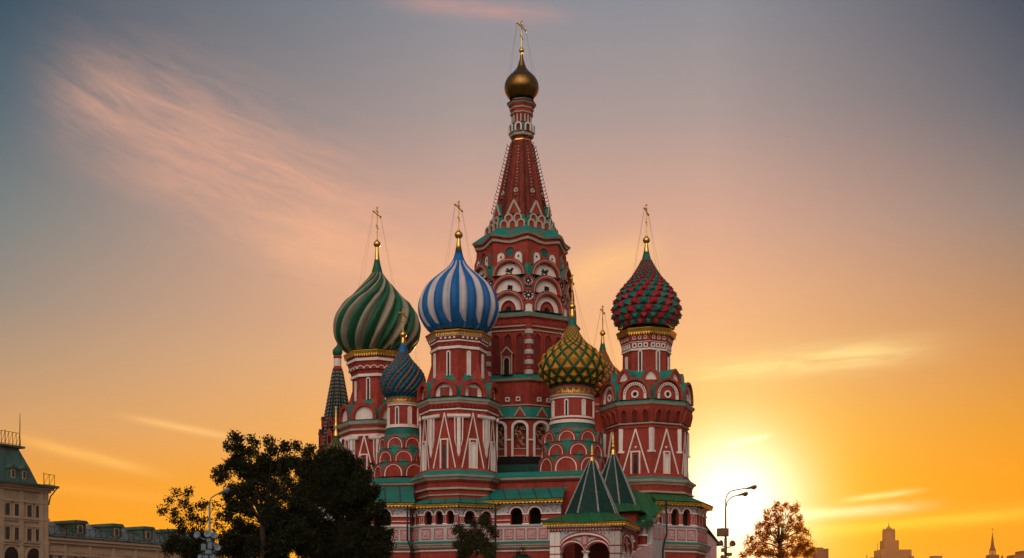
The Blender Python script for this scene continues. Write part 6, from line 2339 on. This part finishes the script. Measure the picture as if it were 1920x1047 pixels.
def build_wing(root, M):
    m_ = MB()
    m_.box(0, WL, 0, ZE - .2, -20, 0, 'beige')
    part('wall', m_, M, root)
    for z, d_, hh in ((ZE - .3, .8, .5), (ZE - .9, .45, .5), (ZE - 3.1, .3, .35), (ZE - 9.0, .35, .5)):
        m_ = MB()
        m_.box(0, WL, z - hh / 2, z + hh / 2, -20, d_, 'beigetrim')
        part('string_course', m_, M, root)
    m_ = MB()
    zr = zw(980, 110, 6.5)
    m_.loft([[(0, ZE, 1.0), (WL, ZE, 1.0)], [(0, ZE + .2, 1.05), (WL, ZE + .2, 1.05)], [(0, zr, -6.5), (WL, zr, -6.5)], [(0, zr, -9), (WL, zr, -9)], [(0, ZE, -20), (WL, ZE, -20)]], 'leadroof', closed=False)
    part('roof', m_, M, root)
    m_ = railing(WL, 1.5, 1.3, 3)
    part('roof_railing', m_, M @ Matrix.Translation((0, ZE + .3, .55)), root)
    wm = win(.95, 2.1)
    px0 = [95, 112, 141, 157, 185, 199, 226, 240, 265, 279, 303, 316, 339, 351]
    for px in px0:
        inst('window', wm, root, M @ Matrix.Translation((sw_(px), ZE - 5.0, .02)))
    for px in (121, 168, 212, 254, 293, 329):
        m_ = MB()
        m_.box(sw_(px) - .3, sw_(px) + .3, 0, ZE - .6, 0, .25, 'beigetrim')
        part('pier', m_, M, root)
    for px in (156, 224, 283, 336):
        m_ = MB()
        m_.box(-1.4, 1.4, 0, 2.2, -6.5, 0, 'copper')
        m_.prism([(-1.8, 2.2), (1.8, 2.2), (1.3, 2.8), (-1.3, 2.8)], -8.3, .4, 'copper')
        m_.box(-.6, .6, .4, 1.95, 0, .15, 'beigetrim')
        m_.box(-.38, .38, .55, 1.8, .14, .18, 'glass')
        part('dormer', m_, M @ Matrix.Translation((sw_(px), ZE + .7, -.9)), root)
    m_ = MB()
    m_.box(.4, 1.6, zr - 2, zr + 1.6, -6, -4.6, 'beigetrim')
    m_.prism([(.3, zr + 1.6), (1.7, zr + 1.6), (1.0, zr + 2.6)], -6.1, -4.5, 'beigetrim')
    part('chimney', m_, M, root)


hall('long_hall', 'long beige hall with a low grey roof and dormers behind the lamp post', Ow, 0, 0, 0, build_wing)

# ================================================================== skyline on the right
def far(name, label, px, Y, shapes, cat='tower', mat='farstone', group=None):
    root = empty(name, (wx(px, Y), Y, 0))
    tag(root, label, cat, group)
    s_ = Y / F
    for nm, fn in shapes:
        m_ = MB()
        fn(m_, lambda x: (x - px) * s_, lambda y: wz(y, Y), s_)
        m_.build(nm, root)
    return root


def bx(x0, x1, y0, dep=None, yb=None):
    def f(m_, X, Z, s_):
        d = dep if dep else (x1 - x0) * s_ * .8
        m_.box(X(x0), X(x1), -d / 2, d / 2, 0 if yb is None else Z(yb), Z(y0), 'farstone')
    return f


def crown(m_, X, Z, s_):
    d = 18 * s_ / 2
    for x0, x1 in ((1655.5, 1658), (1674.5, 1677.3)):
        m_.box(X(x0), X(x1), -d / 2, -d / 2 + 2.2 * s_, Z(1015), Z(996), 'farstone')
        m_.box(X(x0), X(x1), d / 2 - 2.2 * s_, d / 2, Z(1015), Z(996), 'farstone')
        for dd in (-d / 2 + s_, d / 2 - s_):
            m_.sweep([(1.3 * s_, Z(996), 'farstone'), (.3 * s_, Z(990.5), 'farstone')], 4, 45, ctr=(X((x0 + x1) / 2), dd))
    m_.box(X(1659.3), X(1673.3), -d * .4, d * .4, Z(1015), Z(993), 'farstone')
    m_.box(X(1656), X(1677), -d / 2, d / 2, Z(998), Z(993.5), 'farstone')
    m_.sweep([(8 * s_, Z(993.5), 'farstone'), (5.5 * s_, Z(990.5), 'farstone'), (2 * s_, Z(988), 'farstone'), (.6 * s_, Z(984), 'farstone'), (.3 * s_, Z(979), 'farstone')], 4, 45, ctr=(X(1666.3), 0))


def winrows(x0, x1, y0, y1, nx, ny, ysurf):
    def f(m_, X, Z, s_):
        for i in range(nx):
            x = x0 + (x1 - x0) * (i + .5) / nx
            m_.box(X(x) - .25 * s_, X(x) + .25 * s_, ysurf * s_ - .5, ysurf * s_, Z(y1), Z(y0), 'dark')
    return f


far('skyscraper', 'stepped stone skyscraper with a turreted crown on the right skyline', 1666, 2060,
    [('wall', bx(1645, 1702, 1032, 40)), ('tier', bx(1654, 1681, 1014.2, 26)), ('crown', crown), ('mast', lambda m_, X, Z, s_: m_.box(X(1645), X(1645.7), -.5, .5, Z(1032), Z(1019), 'farstone')),
     ('window_strip', winrows(1656, 1679, 1017, 1040, 9, 1, -10.6))], 'skyscraper')


def spire(m_, X, Z, s_):
    c = (X(1861), 0)
    m_.sweep([(5.2 * s_, Z(1031), 'farstone'), (3.4 * s_, Z(1025), 'farstone'), (.35 * s_, Z(999), 'farstone')], 8, 22.5, ctr=c)


def star(m_, X, Z, s_):
    r = 2.7 * s_
    p = []
    for i in range(10):
        a = math.pi / 2 + math.pi * i / 5
        q = r if i % 2 == 0 else r * .5
        p.append((X(1861) + q * math.cos(a), Z(993) + q * math.sin(a)))
    m_.loft([[(x, -.12, z) for x, z in p], [(x, .12, z) for x, z in p]], 'gold', cap0='gold', cap1='gold')
    m_.box(X(1860.8), X(1861.2), -.1, .1, Z(1000), Z(995), 'gold')


def lantern(m_, X, Z, s_):
    for dx in (-4, -1.4, 1.4, 4):
        for dy in (-4, 4):
            m_.box(X(1861) + (dx - .6) * s_, X(1861) + (dx + .6) * s_, (dy - .6) * s_, (dy + .6) * s_, Z(1041), Z(1031), 'farstone')
    m_.box(X(1856.3), X(1865.7), -4.7 * s_, 4.7 * s_, Z(1032.5), Z(1030.5), 'farstone')


def low(m_, X, Z, s_):
    m_.box(X(1852), X(1870), -9 * s_, 9 * s_, 0, Z(1041), 'farstone')
    for x in (1850, 1879):
        m_.sweep([(2 * s_, Z(1060), 'farstone'), (2 * s_, Z(1044), 'farstone'), (.3 * s_, Z(1041), 'farstone')], 4, 45, ctr=(X(x), 0))


far('fortress_tower', 'pointed brick fortress tower topped by a star, near the right edge', 1861, 820, [('spire', spire), ('star', star), ('belfry', lantern), ('wall', low)], 'tower')
far('far_building', 'flat-topped block right behind the golden tree', 1540, 900, [('wall', bx(1525, 1549, 1030, 14)), ('penthouse', bx(1530, 1541, 1027.5, 8, 1030)), ('mast', lambda m_, X, Z, s_: m_.box(X(1530), X(1530.4), -.1, .1, Z(1028), Z(1015), 'farstone'))], 'building')
far('far_building', 'small low block between the skyscraper and the pointed tower', 1754, 1500, [('wall', bx(1746, 1763, 1043, 14))], 'building')
far('far_building', 'stepped roof block at the right edge of the photo', 1908, 1100, [('wall', bx(1911, 1935, 1034, 18)), ('lower_wing', bx(1895, 1911, 1041.5, 18))], 'building')
far('far_building', 'tiny roof with a mast just left of the skyscraper', 1630, 1700, [('wall', bx(1632, 1640, 1045.5, 14)), ('mast', lambda m_, X, Z, s_: m_.box(X(1624.5), X(1626), -.5, .5, 0, Z(1041), 'farstone'))], 'building')
far('far_building', 'narrow roof top touching the right foot of the skyscraper', 1709, 1800, [('wall', bx(1706, 1711, 1043, 14))], 'building')

# ================================================================== haze
hz = bpy.data.materials.new('haze')
hz.use_nodes = True
hz.node_tree.nodes.clear()
n = NT(hz.node_tree)
v = n.new('ShaderNodeVolumePrincipled')
v.inputs['Color'].default_value = (0.95, 0.70, 0.40, 1)
v.inputs['Density'].default_value = 0.00005
v.inputs['Anisotropy'].default_value = 0.5
oo = n.new('ShaderNodeOutputMaterial')
hz.node_tree.links.new(v.outputs[0], oo.inputs['Volume'])
MAT['haze'] = hz
m_ = MB()
m_.box(-1500, 2400, -300, 3200, -1, 190, 'haze')
tag(m_.build('haze'), None, None, kind='stuff')
